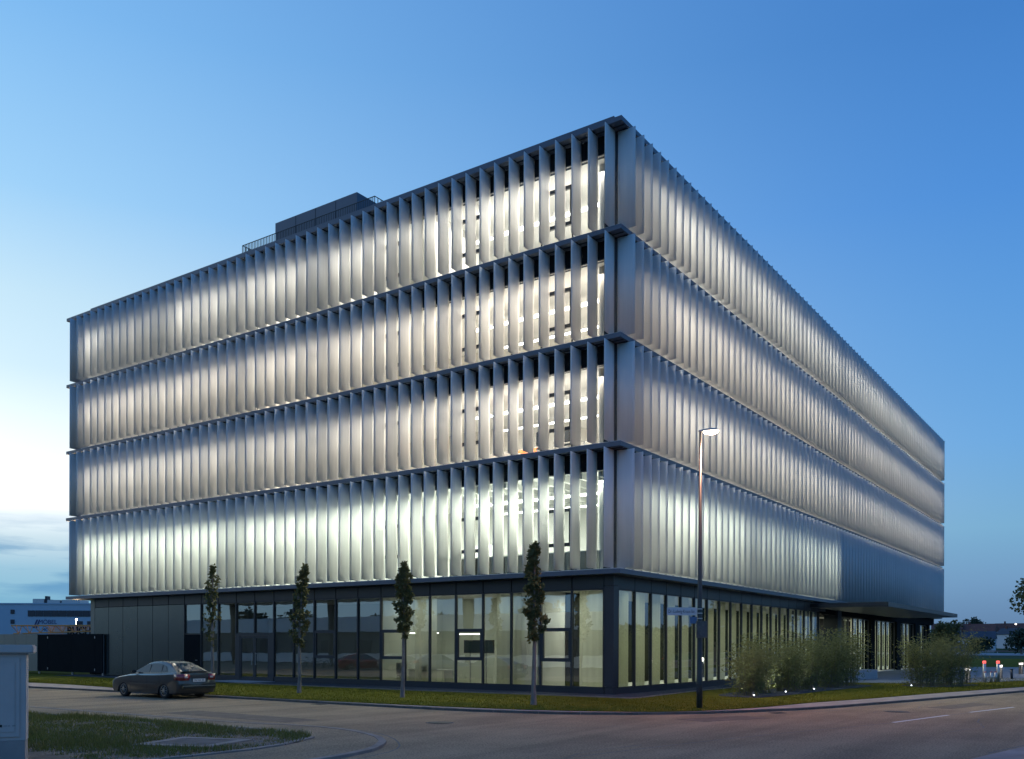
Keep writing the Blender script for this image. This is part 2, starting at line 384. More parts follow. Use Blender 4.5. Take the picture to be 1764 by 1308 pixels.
# tar seams
for pts in ([(-26, -6.6), (-14, -8.6), (-5.5, -10.95)], [(-1.76, -11.64), (-.1, -11.96)], [(-11.75, -13.91), (-9.76, -14.31), (-4, -15.5)], [(-9.7, 60), (-9.65, 10), (-9.8, 3), (-9.5, -2), (-8.3, -4.6), (-6.2, -6.4), (-2, -8.3), (6.3, -10.3), (15.7, -12.4)]):
    sm = smooth_line(pts, .7); mb = MB()
    for i in range(len(sm) - 1):
        p, q = sm[i], sm[i + 1]; d = q - p; n = Vector((d.y, -d.x)).normalized() * .015
        mb.quad((p.x - n.x, p.y - n.y, -.0715), (q.x - n.x, q.y - n.y, -.0715), (q.x + n.x, q.y + n.y, -.0715), (p.x + n.x, p.y + n.y, -.0715))
    tag(mb.build('road_seam', M['seam']), kind='structure')
rc = random.Random(31)
for sx, sy, ang_, n_ in ((-13, -4, -.3, 16), (-2, -9.6, -.2, 22), (-11.5, 4, 1.5, 20), (5, -11.2, -.25, 18), (-19, -8.5, .4, 14), (-13.8, 9, 1.7, 18), (-8, -12.5, .1, 16)):
    mb = MB(); x, y, a = sx, sy, ang_
    for k in range(n_):
        a += rc.uniform(-.35, .35) - (a - ang_) * .3; nx_, ny_ = x + math.cos(a) * .35, y + math.sin(a) * .35; w_ = rc.uniform(.006, .014)
        mb.quad((x + math.sin(a) * w_, y - math.cos(a) * w_, -.0725), (nx_ + math.sin(a) * w_, ny_ - math.cos(a) * w_, -.0725), (nx_ - math.sin(a) * w_, ny_ + math.cos(a) * w_, -.0725), (x - math.sin(a) * w_, y + math.cos(a) * w_, -.0725)); x, y = nx_, ny_
    tag(mb.build('road_crack', M['seam']), kind='structure')
M['patch'] = mat('patched_asphalt', (.19, .15, .115), .9, spec=.1, var=.3, scale=3, bump=.2, bscale=60)
M['iron'] = mat('cast_iron', (.05, .045, .04), .6, .4, var=.3, scale=20, bump=.5, bscale=40)
for q in ([(-8.3, -6.9), (-5.9, -7.9), (-5.6, -6.9), (-7.9, -5.9)], [(-14.9, 1.5), (-13.8, 1.4), (-13.6, 6.8), (-14.8, 6.9)], [(1.5, -10.4), (5.2, -11.2), (5.0, -12.0), (1.3, -11.2)]):
    tag(MB().prism(q, -.09, -.0735).build('road_patch', M['patch']), kind='structure')
for x, y, lb in ((-12.6, -1.6, 'round iron manhole cover in the side street mouth'), (-1.2, -10.1, 'round iron manhole cover in the main street')):
    o = empty('manhole_cover', (x, y, 0), label=lb, cat='manhole cover')
    MB().lathe([(.36, -.08), (.36, -.0695), (.31, -.0695), (.31, -.073)], n=24).build('frame', M['kerbd'], o, smooth='n'); MB().lathe([(.30, -.08), (.30, -.0685), (.0, -.068)], n=24).build('lid', M['iron'], o, smooth='n')
for x, y, rz, lb in ((-9.35, 6.2, 90, 'iron gully grate at the kerb before the dark glass'), (-3.9, -7.35, -30, 'iron gully grate at the kerb near the street lamp')):
    o = empty('gully_grate', (x, y, 0), R(rz), label=lb, cat='drain')
    MB().box(-.25, -.18, -.09, .25, .18, -.0725).build('frame', M['seam'], o)
    for k in range(8): MB().box(-.22 + k * .057, -.15, -.0724, -.19 + k * .057, .15, -.067).build('bar', M['iron'], o)
# concrete surround with cover set into the verge
mh = empty('utility_cover', (0, 0, 0), label='rectangular concrete surround with dark cover plate let into the rough verge', cat='utility cover')
def quadring(q, t):
    c = sum((Vector(p) for p in q), Vector((0, 0))) / 4
    return [Vector(p) + (c - Vector(p)).normalized() * t for p in q]
Q = [(-20.6, -.75), (-19.15, -.25), (-18.65, -1.75), (-20.05, -2.2)]
I = quadring(Q, .28)
for i in range(4):
    j = (i + 1) % 4; MB().prism([Q[i], Q[j], tuple(I[j]), tuple(I[i])], -.1, .012 - .001 * i).build('surround', M['kerb'], mh)
MB().prism([tuple(p) for p in quadring(Q, .29)], -.1, .003).build('cover', M['kerbd'], mh)

# ------------------------------------------------------------------ BUILDING
P = [4.82, 9.627, 13.715, 17.79, 21.87]
TH = .176
LA, LB = 65.55, 38.28
bld = empty('office_building', (0, 0, 0), label='large corner office building with four storeys of glowing pale fins above a dark glazed base', cat='building')
BL = [1.01 + 1.4617 * k for k in range(25)]
BR = [.94 + 1.4703 * k for k in range(44)]
S = .60
for i, z in enumerate(P):
    MB().box(0, 0, z - TH, LA, LB, z).build('floor_ledge', M['plate'], bld)
# pale deck added on each ledge to bounce window light up the fins
M['deck'] = mat('bounce_deck', (.78, .78, .76), .7, var=.08, scale=3)
for z in P[:4]:
    MB().box(.03, .03, z + .002, S - .04, 36.8, z + .022).build('bounce_deck', M['deck'], bld)
    MB().box(S - .035, .03, z + .002, LA - .9, S - .04, z + .022).build('bounce_deck', M['deck'], bld)
# soffit ribs below the ledges near the corner
rb = MB()
for z in P[1:]:
    for k in range(24):
        y = .543 + .7375 * k + .02; rb.box(.05, y, z - TH - .05, S - .01, y + .05, z - TH - .002)
    for k in range(24):
        x = .61 + .7384 * k; rb.box(x, .05, z - TH - .05, x + .05, S - .01, z - TH - .002)
    rb.box(.30, .06, z - TH - .035, .34, 20, z - TH - .003)
tag(rb.build('soffit_ribs', M['dark'], bld), kind='stuff')
# parapet and roof
MB().box(S, .65, P[4] + .002, LA - .6, LB - 1.6, 22.33).build('parapet', M['plate'], bld)
ph = MB().box(3.04, 16.7, 23.75, 12, 22.83, 24.87).build('penthouse_fascia', M['plate'], bld)
MB().box(3.04, 22.05, 22.3, 12, 22.83, 23.749).build('penthouse_wall', M['plate'], bld)
pl = MB().box(3.55, 17.2, 22.3, 11.9, 22.04, 23.749).build('penthouse_wall', M['gate'], bld)
sm = MB()
for b_ in (18.2, 19.7, 21.2): sm.box(3.032, b_, 23.76, 3.04, b_ + .02, 24.86)
sm.build('panel_joints', M['gate'], bld)
# roof railing
rl = empty('roof_railing', (0, 0, 22.33), label='dark railing of thin upright bars on the roof edge before the plant room', cat='railing')
MB().tube((.98, 13.53, .62), (.98, 23.01, .62), .022, n=6).tube((.98, 13.53, .62), (4.5, 13.53, .62), .022, n=6).tube((.98, 23.01, .62), (4.5, 23.01, .62), .022, n=6).build('top_rail', M['dark'], rl)
bar = MB().box(-.013, -.013, 0, .013, .013, .61).mesh('bar', M['dark'])
y = 13.53
while y <= 23.02:
    put('bar', bar, rl, (.98, y, 0)); y += .1185
for k in range(1, 16):
    put('bar', bar, rl, (.98 + .12 * k * 1.8, 13.53, 0))
for k in range(1, 8):
    put('bar', bar, rl, (.98 + .12 * k * 1.8, 23.01, 0))

# --- fins
def fin_mesh(name, h, axis):
    mb = MB(); n = 6; W0, W1 = -.2744, .466; t = .014
    for side in (1, -1):
        for i in range(n + 1):
            u = i / n; x = W0 + (W1 - W0) * u; y = .02 * math.sin(math.pi * u) + side * t
            for z in (0, h): mb.v.append((x, y, z) if axis == 'a' else (y, x, z))
    def vid(s, i, z): return s * 2 * (n + 1) + i * 2 + z
    for i in range(n):
        mb.f.append((vid(0, i, 0), vid(0, i, 1), vid(0, i + 1, 1), vid(0, i + 1, 0)))
        mb.f.append((vid(1, i, 0), vid(1, i + 1, 0), vid(1, i + 1, 1), vid(1, i, 1)))
        for z in (0, 1):
            mb.f.append((vid(0, i, z), vid(0, i + 1, z), vid(1, i + 1, z), vid(1, i, z)))
    for i in (0, n): mb.f.append((vid(0, i, 0), vid(1, i, 0), vid(1, i, 1), vid(0, i, 1)))
    me = mb.mesh(name, M['fin']); 
    bm = bmesh.new(); bm.from_mesh(me); bmesh.ops.recalc_face_normals(bm, faces=bm.faces); bm.to_mesh(me); bm.free()
    for p in me.polygons: p.use_smooth = abs(p.normal.z) < .5 and p.area > .1
    return me, mb
zb = [P[i] + .058 for i in range(4)]; zt = [P[i + 1] - .2176 for i in range(4)]
fm = {}
for ax in 'ab':
    for i in range(4):
        key = (ax, round(zt[i] - zb[i], 3))
        if key not in fm: fm[key] = fin_mesh('fin', zt[i] - zb[i], ax)
allf = []
C0 = Vector((-30.67, -16.35))
for i in range(4):
    for k in range(51): allf.append(('a', i, (0, .543 + .7375 * k)))
    for k in range(88): allf.append(('b', i, (.61 + .7384 * k, 0)))
allf.sort(key=lambda f: (Vector(f[2]) - C0).length * (4.6 / (zt[f[1]] - zb[f[1]])) ** .5)
rest = MB()
rs = random.Random(3)
for n_, (ax, i, (x, y)) in enumerate(allf):
    me, mb = fm[(ax, round(zt[i] - zb[i], 3))]
    if n_ < 300:
        o = put('fin', me, bld, (x, y, zb[i])); o.rotation_euler = (0, 0, R(rs.uniform(-1.5, 1.5)))
    else:
        b0 = len(rest.v); rest.v += [(v[0] + x, v[1] + y, v[2] + zb[i]) for v in mb.v]; rest.f += [tuple(b0 + q for q in f) for f in mb.f]
tag(rest.build('fins', M['fin'], bld, smooth='n'), kind='stuff')

# pivots
pv = MB()
for ax, i, (x, y) in allf[:230]:
    for z0, z1 in ((P[i], zb[i]), (zt[i], P[i + 1] - TH)):
        if ax == 'a': pv.box(.12, y - .02, z0, .2, y + .02, z1)
        else: pv.box(x - .02, .12, z0, x + .02, .2, z1)
tag(pv.build('fin_pivots', M['dark'], bld), kind='stuff')

# --- windows
def frame_mesh(axis, w, z0, z1, trans=None, t=.045, dep=.09):
    """frame in the local plane: runs along y (axis a) or x (axis b) from 0 to w"""
    mb = MB()
    def bx(u0, h0, u1, h1, d0=0., d1=dep):
        if axis == 'a': mb.box(d0, u0, h0, d1, u1, h1)
        else: mb.box(u0, d0, h0, u1, d1, h1)
    bx(0, z0, t / 2 + .012, z1, -.03); bx(w - t / 2 - .012, z0, w, z1, -.03)
    bx(t / 2 + .012, z0, w - t / 2 - .012, z0 + t); bx(t / 2 + .012, z1 - t, w - t / 2 - .012, z1)
    if trans:
        a, b_ = trans; s = .10; x0, x1 = t / 2 + .012, w - t / 2 - .012
        bx(x0, a - s / 2 - .02, x1, a + s / 2 + .02, -.012); bx(x0, b_ - s / 2 - .02, x1, b_ + s / 2 + .02, -.012)
        bx(x0, a + s / 2 + .02, x0 + s, b_ - s / 2 - .02, -.012); bx(x1 - s, a + s / 2 + .02, x1, b_ - s / 2 - .02, -.012)
    return mb.mesh('window', M['dark'])
def pane_mesh(axis, w, z0, z1, m_, t=.045):
    u0, u1 = t / 2 + .012, w - t / 2 - .012
    mb = MB()
    if axis == 'a': mb.quad((.05, u1, z0 + t), (.05, u0, z0 + t), (.05, u0, z1 - t), (.05, u1, z1 - t))
    else: mb.quad((u0, .05, z0 + t), (u1, .05, z0 + t), (u1, .05, z1 - t), (u0, .05, z1 - t))
    return mb.mesh('pane', m_)
WL = 1.4617; WR = 1.4703
for i in range(4):
    h = P[i + 1] - .86 - P[i]; z = P[i]
    tr = (1.11, 2.49) if i == 0 else (.926, 2.365)
    f0 = frame_mesh('a', WL, 0, h); f1 = frame_mesh('a', WL, 0, h, tr); pm = pane_mesh('a', WL, 0, h, M['glass'])
    for k in range(12):
        o = put('window', f1 if k % 3 == 1 else f0, bld, (S, BL[k], z)); put('pane', pm, o)
    # the rest are hidden behind overlapping fins
    mb = MB()
    for k in range(12, 24):
        mb.box(S - .03, BL[k], z, S + .09, BL[k] + .05, z + h)
        if k % 3 == 1:
            for t_ in tr: mb.box(S, BL[k] + .051, z + t_ - .04, S + .08, BL[k + 1] - .001, z + t_ + .04)
    nr = 19 if i == 0 else 43
    for k in range(nr):
        mb.box(BR[k], S - .03, z, BR[k] + .05, S + .09, z + h)
        if k % 3 == 1:
            for t_ in tr: mb.box(BR[k] + .051, S, z + t_ - .04, BR[k + 1] - .001, S + .08, z + t_ + .04)
    tag(mb.build('window_frames', M['dark'], bld), kind='stuff')
    MB().quad((S + .05, BL[24], z), (S + .05, BL[12], z), (S + .05, BL[12], z + h), (S + .05, BL[24], z + h)).build('glazing', M['glass'], bld)
    e = BR[nr]
    MB().quad((BR[0], S + .05, z), (e, S + .05, z), (e, S + .05, z + h), (BR[0], S + .05, z + h)).build('glazing', M['glass'], bld)
    # spandrel, corner posts, end walls
    zs = z + h
    MB().box(S, 1.01, zs, S + .3, 36.6, P[i + 1] - TH - .003).build('spandrel', M['gate'], bld)
    MB().box(1.012, S, zs, LA - .8, S + .3, P[i + 1] - TH - .003).build('spandrel', M['gate'], bld)
    MB().box(S, S, z, 1.009, 1.008, P[i + 1] - TH - .002).build('corner_pillar', M['dark'], bld)
    if i == 0:
        MB().box(e, S, z, LA - .8, S + .3, zs - .002).build('blank_wall', M['gate'], bld)
    MB().box(S, 36.1, z, LA - .8, 36.6, P[i + 1] - TH - .004).build('end_wall', M['dark'], bld)
    MB().box(LA - 1.2, S + .31, z, LA - .8, 36.09, P[i + 1] - TH - .004).build('end_wall', M['dark'], bld)

# --- interiors of the four upper storeys
COLF = [(.95, 1.0, .84), (1.0, .89, .77), (1.0, .87, .74), (1.0, .92, .82)]
wallm = [M['white'], M['offwhite'], M['offwhite'], M['white']]
partL = [.9, 9.78, 15.63, 21.47, 27.32, 33.17, 36.05]
partR = [.9, 6.82, 12.70, 18.58, 24.46, 29.0, 34.75, 40.6, 46.5, 52.4, 58.3, 64.3]
LW = [[1.3, 1.45, 1.45, 1.55, 1.6, 1.65], [.66, .60, .60, .72, .80, .84], [.72, .72, .78, .86, .88, .90], [.80, .82, .88, .92, .38, 1.2]]
RW = [[1.5, 1.25, .75, .85, 1.05, 0, 0, 0, 0, 0, 0], [.85, .95, .9, .88, .85, .78, .82, .78, .78, .72, .70],
      [.84, .86, .9, .9, .88, .84, .9, .86, .78, .82, .78], [.92, .94, .96, .96, .95, .84, 1.0, .88, .86, .82, .78]]
DEP = 7.2
def point(loc, W, col, r=.16):
    l = bpy.data.lights.new('lamp_light', 'POINT'); l.energy = W; l.color = col; l.shadow_soft_size = r
    o = bpy.data.objects.new('lamp_light', l); COL.objects.link(o); o.location = loc
jit = random.Random(77)
def lamps(i, z1, left, mid, ln, W, c, first=False):
    # pendant luminaires: general light, plus lamps that also throw light sideways through the glass
    W *= .97 if i == 0 else 1.26
    loc = (2.0, mid) if left else (mid, 2.0)
    sz = (2.2, ln) if left else (ln, 2.2)
    area((*loc, z1 - (.34 if i == 0 else .30)), *sz, W * (1.8 if i == 0 else 1.75), c)
    o = area((2.6, mid, z1 - (1.5 if i == 0 else .75)) if left else (mid, 2.6, z1 - (1.5 if i == 0 else .75)), ln, .22, W * (.42 if i == 0 else .22), c)
    o.rotation_euler = (R(90), 0, R(90) if left else 0) if False else (Vector((-1, 0, -.05)) if left else Vector((0, -1, -.05))).to_track_quat('-Z', 'Y').to_euler()
for i in range(4):
    z0 = P[i] + .012; z1 = P[i + 1] - .80; c = COLF[i]; wm = wallm[i]
    MB().box(S + .1, S + .1, P[i] + .001, LA - 1.21, 36.08, z0).build('office_floor', M['carpet'], bld)
    MB().box(S + .301, S + .301, z1, LA - 1.21, 36.08, z1 + .1).build('ceiling', M['ceil'], bld)
    MB().box(DEP, DEP, z0 + .001, LA - 1.25, 36.05, z1 - .001).build('core_wall', wm, bld)
    for y in (partL[1:-1] if i == 3 else partL[3:4]): MB().box(S + .1, y - .06, z0 + .001, DEP - .002, y + .06, z1 - .001).build('partition', wm, bld)
    for x in (partR[5:6] if i else partR[2:6]): MB().box(x - .06, S + .1, z0 + .001, x + .06, DEP - .002, z1 - .001).build('partition', wm, bld)
    # round concrete columns inside the glass
    cb = MB()
    for y in (1.6, 7.6, 13.6): cb.tube((1.5, y, z0), (1.5, y, z1), .17, n=14)
    cb.build('columns', wm, bld)
    if i == 0:   # exposed beams under the lab ceiling
        bm_ = MB()
        for k in range(10): bm_.box(.95, 1.3 + k * .92, z1 - .28, DEP - .01, 1.45 + k * .92, z1 - .002)
        tag(bm_.build('ceiling_beams', M['ceil'], bld), kind='stuff')
    for r in range(6):
        y0, y1 = partL[r], partL[r + 1]; W = LW[i][r] * 46 * (y1 - y0)
        lamps(i, z1, True, (y0 + y1) / 2, (y1 - y0) * .96, W, c)
    for r in range(11):
        x0, x1 = partR[r], partR[r + 1]; W = RW[i][r] * 46 * (x1 - x0)
        if W <= 0: continue
        lamps(i, z1, False, (x0 + x1) / 2 + (1 if r == 0 else 0), (x1 - x0) * .96 - (1 if r == 0 else 0), W, c, r == 0)

# luminaires one can see through the gaps near the corner
lum = MB().box(-.08, -.75, -.05, .08, .75, .0).mesh('luminaire_diffuser', M['lamp'])
hou = MB().box(-.1, -.78, .001, .1, .78, .05).tube((0, -.5, .05), (0, -.5, .3), .008, n=5).tube((0, .5, .05), (0, .5, .3), .008, n=5).mesh('housing', M['steel'])
NM = ['first', 'second', 'third', 'top']
for i in range(4):
    for x in (3.4, 6.1):
        for k in range(5):
            o = empty('ceiling_light', (x, 2.2 + 1.75 * k, P[i + 1] - 1.25), label=f'slim white strip light glowing behind the fins of the {NM[i]} office storey',
                      cat='ceiling light', group=f'strip lights in the {NM[i]} storey offices')
            put('diffuser', lum, o); put('housing', hou, o)

# office furniture behind the glass near the corner
def cabinet(loc, sx, sy, h, m_, label, n=2):
    o = empty('office_cabinet', loc, label=label, cat='cabinet')
    MB().box(0, 0, 0, sx, sy, h).build('carcass', M['white'] if m_ != M['wood'] else m_, o)
    for k in range(n):
        MB().box(-.02, .02 + k * sy / n, .05, -.001, (k + 1) * sy / n - .02, h - .03).build('door', m_, o)
    return o
cabinet((4.5, 6.5, P[1] + .012), .5, 2.2, 1.35, M['orange'], 'orange fronted low cabinet behind the fins two storeys above the entrance glazing', 3)
cabinet((4.0, 5.2, P[2] + .012), .5, 1.3, 1.5, M['wood'], 'brown wooden cabinet behind the fins of the third office storey', 2)
cabinet((3.4, 3.4, P[2] + .012), .5, 1.1, 1.1, M['white'], 'white low cabinet next to the brown one on the third office storey', 2)
cabinet((3.6, 8.6, P[0] + .012), .5, 1.0, 1.7, M['white'], 'tall white cabinet behind the lowest row of fins', 2)
# grey base cupboards line the lab front
for k in range(5):
    o = empty('lab_bench', (1.05, 1.6 + 1.5 * k, P[0] + .012), label='grey lab bench front standing low behind the lowest row of fins', cat='bench', group='lab benches behind the lowest fins')
    MB().box(0, 0, .02, .6, 1.42, .82).build('carcass', M['steel'] if False else M['panel2'], o); MB().box(-.03, -.03, .821, .63, 1.45, .86).build('worktop', M['white'], o)
def office_chair(loc, rz, label):
    o = empty('office_chair', loc, rz, label=label, cat='chair')
    MB().box(-.25, -.24, .44, .25, .24, .52).build('seat', M['blackpl'], o, bevel=.03)
    MB().box(-.24, .2, .58, .24, .27, 1.18).build('backrest', M['blackpl'], o, bevel=.03)
    MB().tube((0, 0, .08), (0, 0, .44), .03).tube((0, 0, .08), (.3, 0, .04), .02).tube((0, 0, .08), (-.3, 0, .04), .02).tube((0, 0, .08), (0, .3, .04), .02).tube((0, 0, .08), (0, -.3, .04), .02).build('base', M['steel'], o)
office_chair((1.6, 3.1, P[1] + .012), R(80), 'black high backed office chair behind the glass on the second office storey nearest the corner')
office_chair((1.7, 4.6, P[1] + .012), R(120), 'black high backed office chair beside the orange cabinet on the second office storey')
office_chair((1.7, 9.1, P[1] + .012), R(60), 'black office chair behind the fins furthest from the corner on the second office storey')
def desk(loc, rz, label, cat='desk'):
    o = empty('desk', loc, rz, label=label, cat=cat)
    MB().box(-.8, -.4, .71, .8, .4, .74).build('desk_top', M['white'], o)
    for x in (-.74, .7): 
        for y in (-.36, .32): MB().box(x, y, 0, x + .04, y + .04, .71).build('leg', M['steel'], o)
    return o
desk((2.6, 3.6, P[1] + .012), R(90), 'white topped desk behind the fins on the second office storey')
desk((2.6, 7.3, P[1] + .012), R(90), 'white topped desk in front of the orange cabinet')
desk((2.4, 4.2, P[3] + .012), R(90), 'white topped desk behind the top row of fins')

# --- ground floor
GZ0, GZ1 = .25, 4.12
FZ = P[0] - TH
ph_ = FZ - .003
# fascia panels
for k in range(25):
    y0 = BL[k]; y1 = BL[k] + WL - .035 if k < 24 else 36.5
    MB().box(S + .005, y0 + .02, GZ1 + .015, S + .12, y1, ph_).build('fascia_panel', M['dark'], bld)
for k in range(19):
    MB().box(BR[k] + .02, S + .005, GZ1 + .015, BR[k] + WR - .015, S + .12, ph_).build('fascia_panel', M['dark'], bld)
MB().box(S + .03, 1.0, GZ1, S + .10, 36.5, ph_ - .001).build('fascia_back', M['gate'], bld)
MB().box(1.0, S + .03, GZ1, 65, S + .10, ph_ - .001).build('fascia_back', M['gate'], bld)
# plinth
MB().box(S + .01, 1.01, 0, S + .14, 27.33, GZ0 - .002).build('plinth', M['dark'], bld)
MB().box(1.01, S + .01, 0, 27.41, S + .14, GZ0 - .002).build('plinth', M['dark'], bld)
# corner pillar
MB().box(S - .03, S - .03, .32, 1.0, .985, 4.22).build('corner_pillar', M['dark'], bld)
MB().box(S - .01, S - .01, 0, .98, .965, .31).build('pillar_base', M['dark'], bld)
MB().box(S - .03, S - .03, 4.235, 1.0, .985, ph_).build('pillar_head', M['dark'], bld)
gf0 = frame_mesh('a', WL, GZ0, GZ1); gf1 = frame_mesh('a', WL, GZ0, GZ1, (1.33, 2.54)); gp = pane_mesh('a', WL, GZ0, GZ1, M['gglass'])
gfd = frame_mesh('a', WL, 2.46, GZ1); gpd = pane_mesh('a', WL, 2.46, GZ1, M['gglass'])
for k in range(18):
    if k in (13, 14, 17):
        o = put('window', gfd, bld, (S, BL[k], 0)); put('pane', gpd, o); continue
    o = put('window', gf1 if k in (1, 4, 7, 10) else gf0, bld, (S, BL[k], 0)); put('pane', gp, o)
# double glass door
db0 = BL[13]
MB().box(S - .03, db0, 0, S + .09, db0 + .33, 2.455).build('door_jamb', M['dark'], bld)
MB().box(S - .03, BL[15] - .33, 0, S + .09, BL[15], 2.455).build('door_jamb', M['dark'], bld)
MB().box(S - .04, db0 + .331, 2.36, S + .09, BL[15] - .331, 2.455).build('door_lintel', M['dark'], bld)
for s, y0, y1 in ((0, db0 + .34, BL[14] - .006), (1, BL[14] + .006, BL[15] - .34)):
    mb = MB(); mb.box(S - .01, y0, .03, S + .05, y0 + .1, 2.35).box(S - .01, y1 - .1, .03, S + .05, y1, 2.35).box(S - .01, y0 + .101, .03, S + .05, y1 - .101, .17).box(S - .01, y0 + .101, 2.25, S + .05, y1 - .101, 2.35)
    d = mb.build('glass_door', M['dark'], bld)
    MB().quad((S + .02, y1 - .1, .17), (S + .02, y0 + .1, .17), (S + .02, y0 + .1, 2.25), (S + .02, y1 - .1, 2.25)).build('pane', M['gglass'], d)
    yy = y1 - .14 if s == 0 else y0 + .14
    MB().tube((S - .07, yy, .85), (S - .07, yy, 1.5), .015).tube((S - .07, yy, .9), (S, yy, .9), .012).tube((S - .07, yy, 1.45), (S, yy, 1.45), .012).build('handle', M['steel'], d)
st = MB().box(-.9, db0 - .1, 0, S, BL[15] + .1, .05).build('doorstep', M['concrete'], bld)
# solid door in the bay before the metal panels
d = MB().box(S, BL[17] + .04, .02, S + .06, BL[18] - .06, 2.44).build('metal_door', M['gate'], bld)
MB().tube((S - .05, BL[17] + .3, 1.05), (S - .05, BL[17] + .42, 1.05), .012).tube((S - .05, BL[17] + .3, 1.05), (S + .01, BL[17] + .3, 1.05), .012).build('handle', M['steel'], d)
# metal wall panels
for k in range(18, 24):
    MB().box(S, BL[k] + .018, .06, S + .08, BL[k + 1] - .018, GZ1 - .02).build('wall_panel', M['panel'], bld)
MB().box(S, BL[24] + .018, .06, S + .08, 36.55, ph_).build('wall_panel', M['panel2'], bld)
MB().box(S + .03, BL[18], .02, S + .07, 36.54, GZ1).build('panel_backing', M['gate'], bld)
MB().box(S + .081, 36.2, 0, LA - .8, 36.54, ph_ - .01).build('rear_wall', M['dark'], bld)
MB().box(LA - 1.2, S + 1.2, 0, LA - .8, 36.19, ph_ - .01).build('rear_wall', M['dark'], bld)
# right side ground glazing
rf = frame_mesh('b', WR, GZ0, GZ1); rp = pane_mesh('b', WR, GZ0, GZ1, M['gglass2'])
for k in range(18):
    o = put('window', rf, bld, (BR[k], S, 0)); put('pane', rp, o)
cm_ = MB(); 
for s in range(9):
    pass
def curtain_mesh(axis, w, z0, z1, amp=.03, m_=None, n=14):
    mb = MB()
    for i in range(n + 1):
        u = w * i / n; d = amp * math.sin(i * 1.9) 
        for z in (z0, z1): mb.v.append((d, u, z) if axis == 'a' else (u, d, z))
    for i in range(n): mb.f.append((2 * i, 2 * i + 2, 2 * i + 3, 2 * i + 1))
    return mb.mesh('curtain', m_, smooth=True)
cr = curtain_mesh('b', 1.12, .28, 4.08, .008, M['curtain'])
for k in range(0, 18):
    put('curtain', cr, bld, (BR[0] + WR * k + (.30 if k >= 0 else .42), S + .26, 0))
# recess beyond, columns, entrance glazing under the canopy
gx = BR[18]
ent = MB().box(gx, S + .15, 0, 31.3, S + .2, ph_ - .02); 
def gbay(x0, x1, y, curt, dark=False):
    w = x1 - x0
    fmsh = frame_mesh('b', w, .08, 3.95); o = put('window', fmsh, bld, (x0, y, 0))
    put('pane', pane_mesh('b', w, .08, 3.95, M['gglass2']), o)
    if curt: put('curtain', curtain_mesh('b', w * .80, .1, 3.93, .008, M['curtain']), bld, (x0 + w * .24, y + .26, 0))
for k in range(3): gbay(gx + .1 + k * 1.25, gx + .1 + (k + 1) * 1.25 - .002, 1.9, False)
MB().box(gx + .001, S + .12, 0, gx + .1, 2.0, ph_ - .02).build('return_wall', M['dark'], bld)
MB().box(31.3, S - .1, 0, 32.2, 1.4, ph_ - .02).build('pillar', M['dark'], bld)
for k in range(3): gbay(32.22 + k * 1.46, 32.22 + (k + 1) * 1.46 - .002, 1.2, False)
x = 36.62
for nb, gap in ((3, 1.2), (5, 1.5), (4, 1.4), (3, .6)):
    for k in range(nb): gbay(x, x + 1.468, .9, True); x += 1.47
    MB().box(x + .002, .7, 0, min(x + gap - .002, 64.4), 1.3, ph_ - .02).build('pillar', M['gate'], bld); x += gap
MB().box(27.4, .65, 4.0, 64.5, 2.6, ph_ - .021).build('entrance_soffit', M['gate'], bld)
# entrance canopy
MB().box(25.2, -4.0, 4.25, 48.5, -.002, 4.52).build('canopy', M['dark'], bld)
MB().box(25.6, -.0015, 4.30, 48.1, .9, 4.5).build('canopy_support', M['dark'], bld)
# small kiosk post by the entrance
# ground floor rooms
MB().box(S + .15, S + .15, .02, LA - 1.3, 36.1, .045).build('ground_slab', M['carpet'], bld)
MB().box(S + .15, S + .15, 4.2, LA - 1.3, 36.1, 4.3).build('ceiling', M['ceil'], bld)
MB().box(5.2, 4.6, .05, 5.35, 12.9, 4.19).build('core_wall', M['greenwall'], bld)
MB().box(S + .16, 12.78, .05, 5.19, 12.9, 4.19).build('partition', M['greenwall'], bld)
MB().box(4.0, 4.4, .05, 4.12, 7.0, 4.19).build('partition', M['white'], bld)
MB().box(S + .5, 4.3, .05, 5.34, 4.399, 4.19).build('partition', M['white'], bld)
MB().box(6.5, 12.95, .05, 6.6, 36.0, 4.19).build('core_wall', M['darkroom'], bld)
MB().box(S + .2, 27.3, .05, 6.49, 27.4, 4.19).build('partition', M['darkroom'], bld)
MB().box(5.6, 5.4, .05, 64.2, 5.5, 4.19).build('core_wall', M['gate'], bld)  # shade put into the colour: near-black wall darkens the gaps between curtains
MB().box(3.1, 4.25, .05, 5.55, 4.29, 4.19).build('partition', M['gate'], bld)  # added black sheet covering the lit white partition so the gaps look dark
G1 = (.96, 1.0, .84)
area((2.4, 8.8, 4.1), .6, 6.5, 75, G1); area((2.6, 2.4, 4.1), 1.2, 2.4, 40, G1)
for k in range(9):
    x = 5.5 + 6.7 * k
    area((x, 3.2, 4.05), 5.2, .6, 150 if k < 4 else 230, (1.0, 1.0, .80))
area((3.4, 16.6, 4.1), .6, 6.5, 16, (.85, 1.0, .95)); area((3.4, 23.4, 4.1), .6, 6.5, 12, (.85, 1.0, 1.0))  # faint fill lamps added so the unlit rooms show some depth
# sheer curtains in the left side rooms
sc_ = curtain_mesh('a', 1.3, .1, 4.1, .025, M['curtain2'])
for y in (1.2, 5.3, 9.9): put('curtain', sc_, bld, (1.25, y, 0))
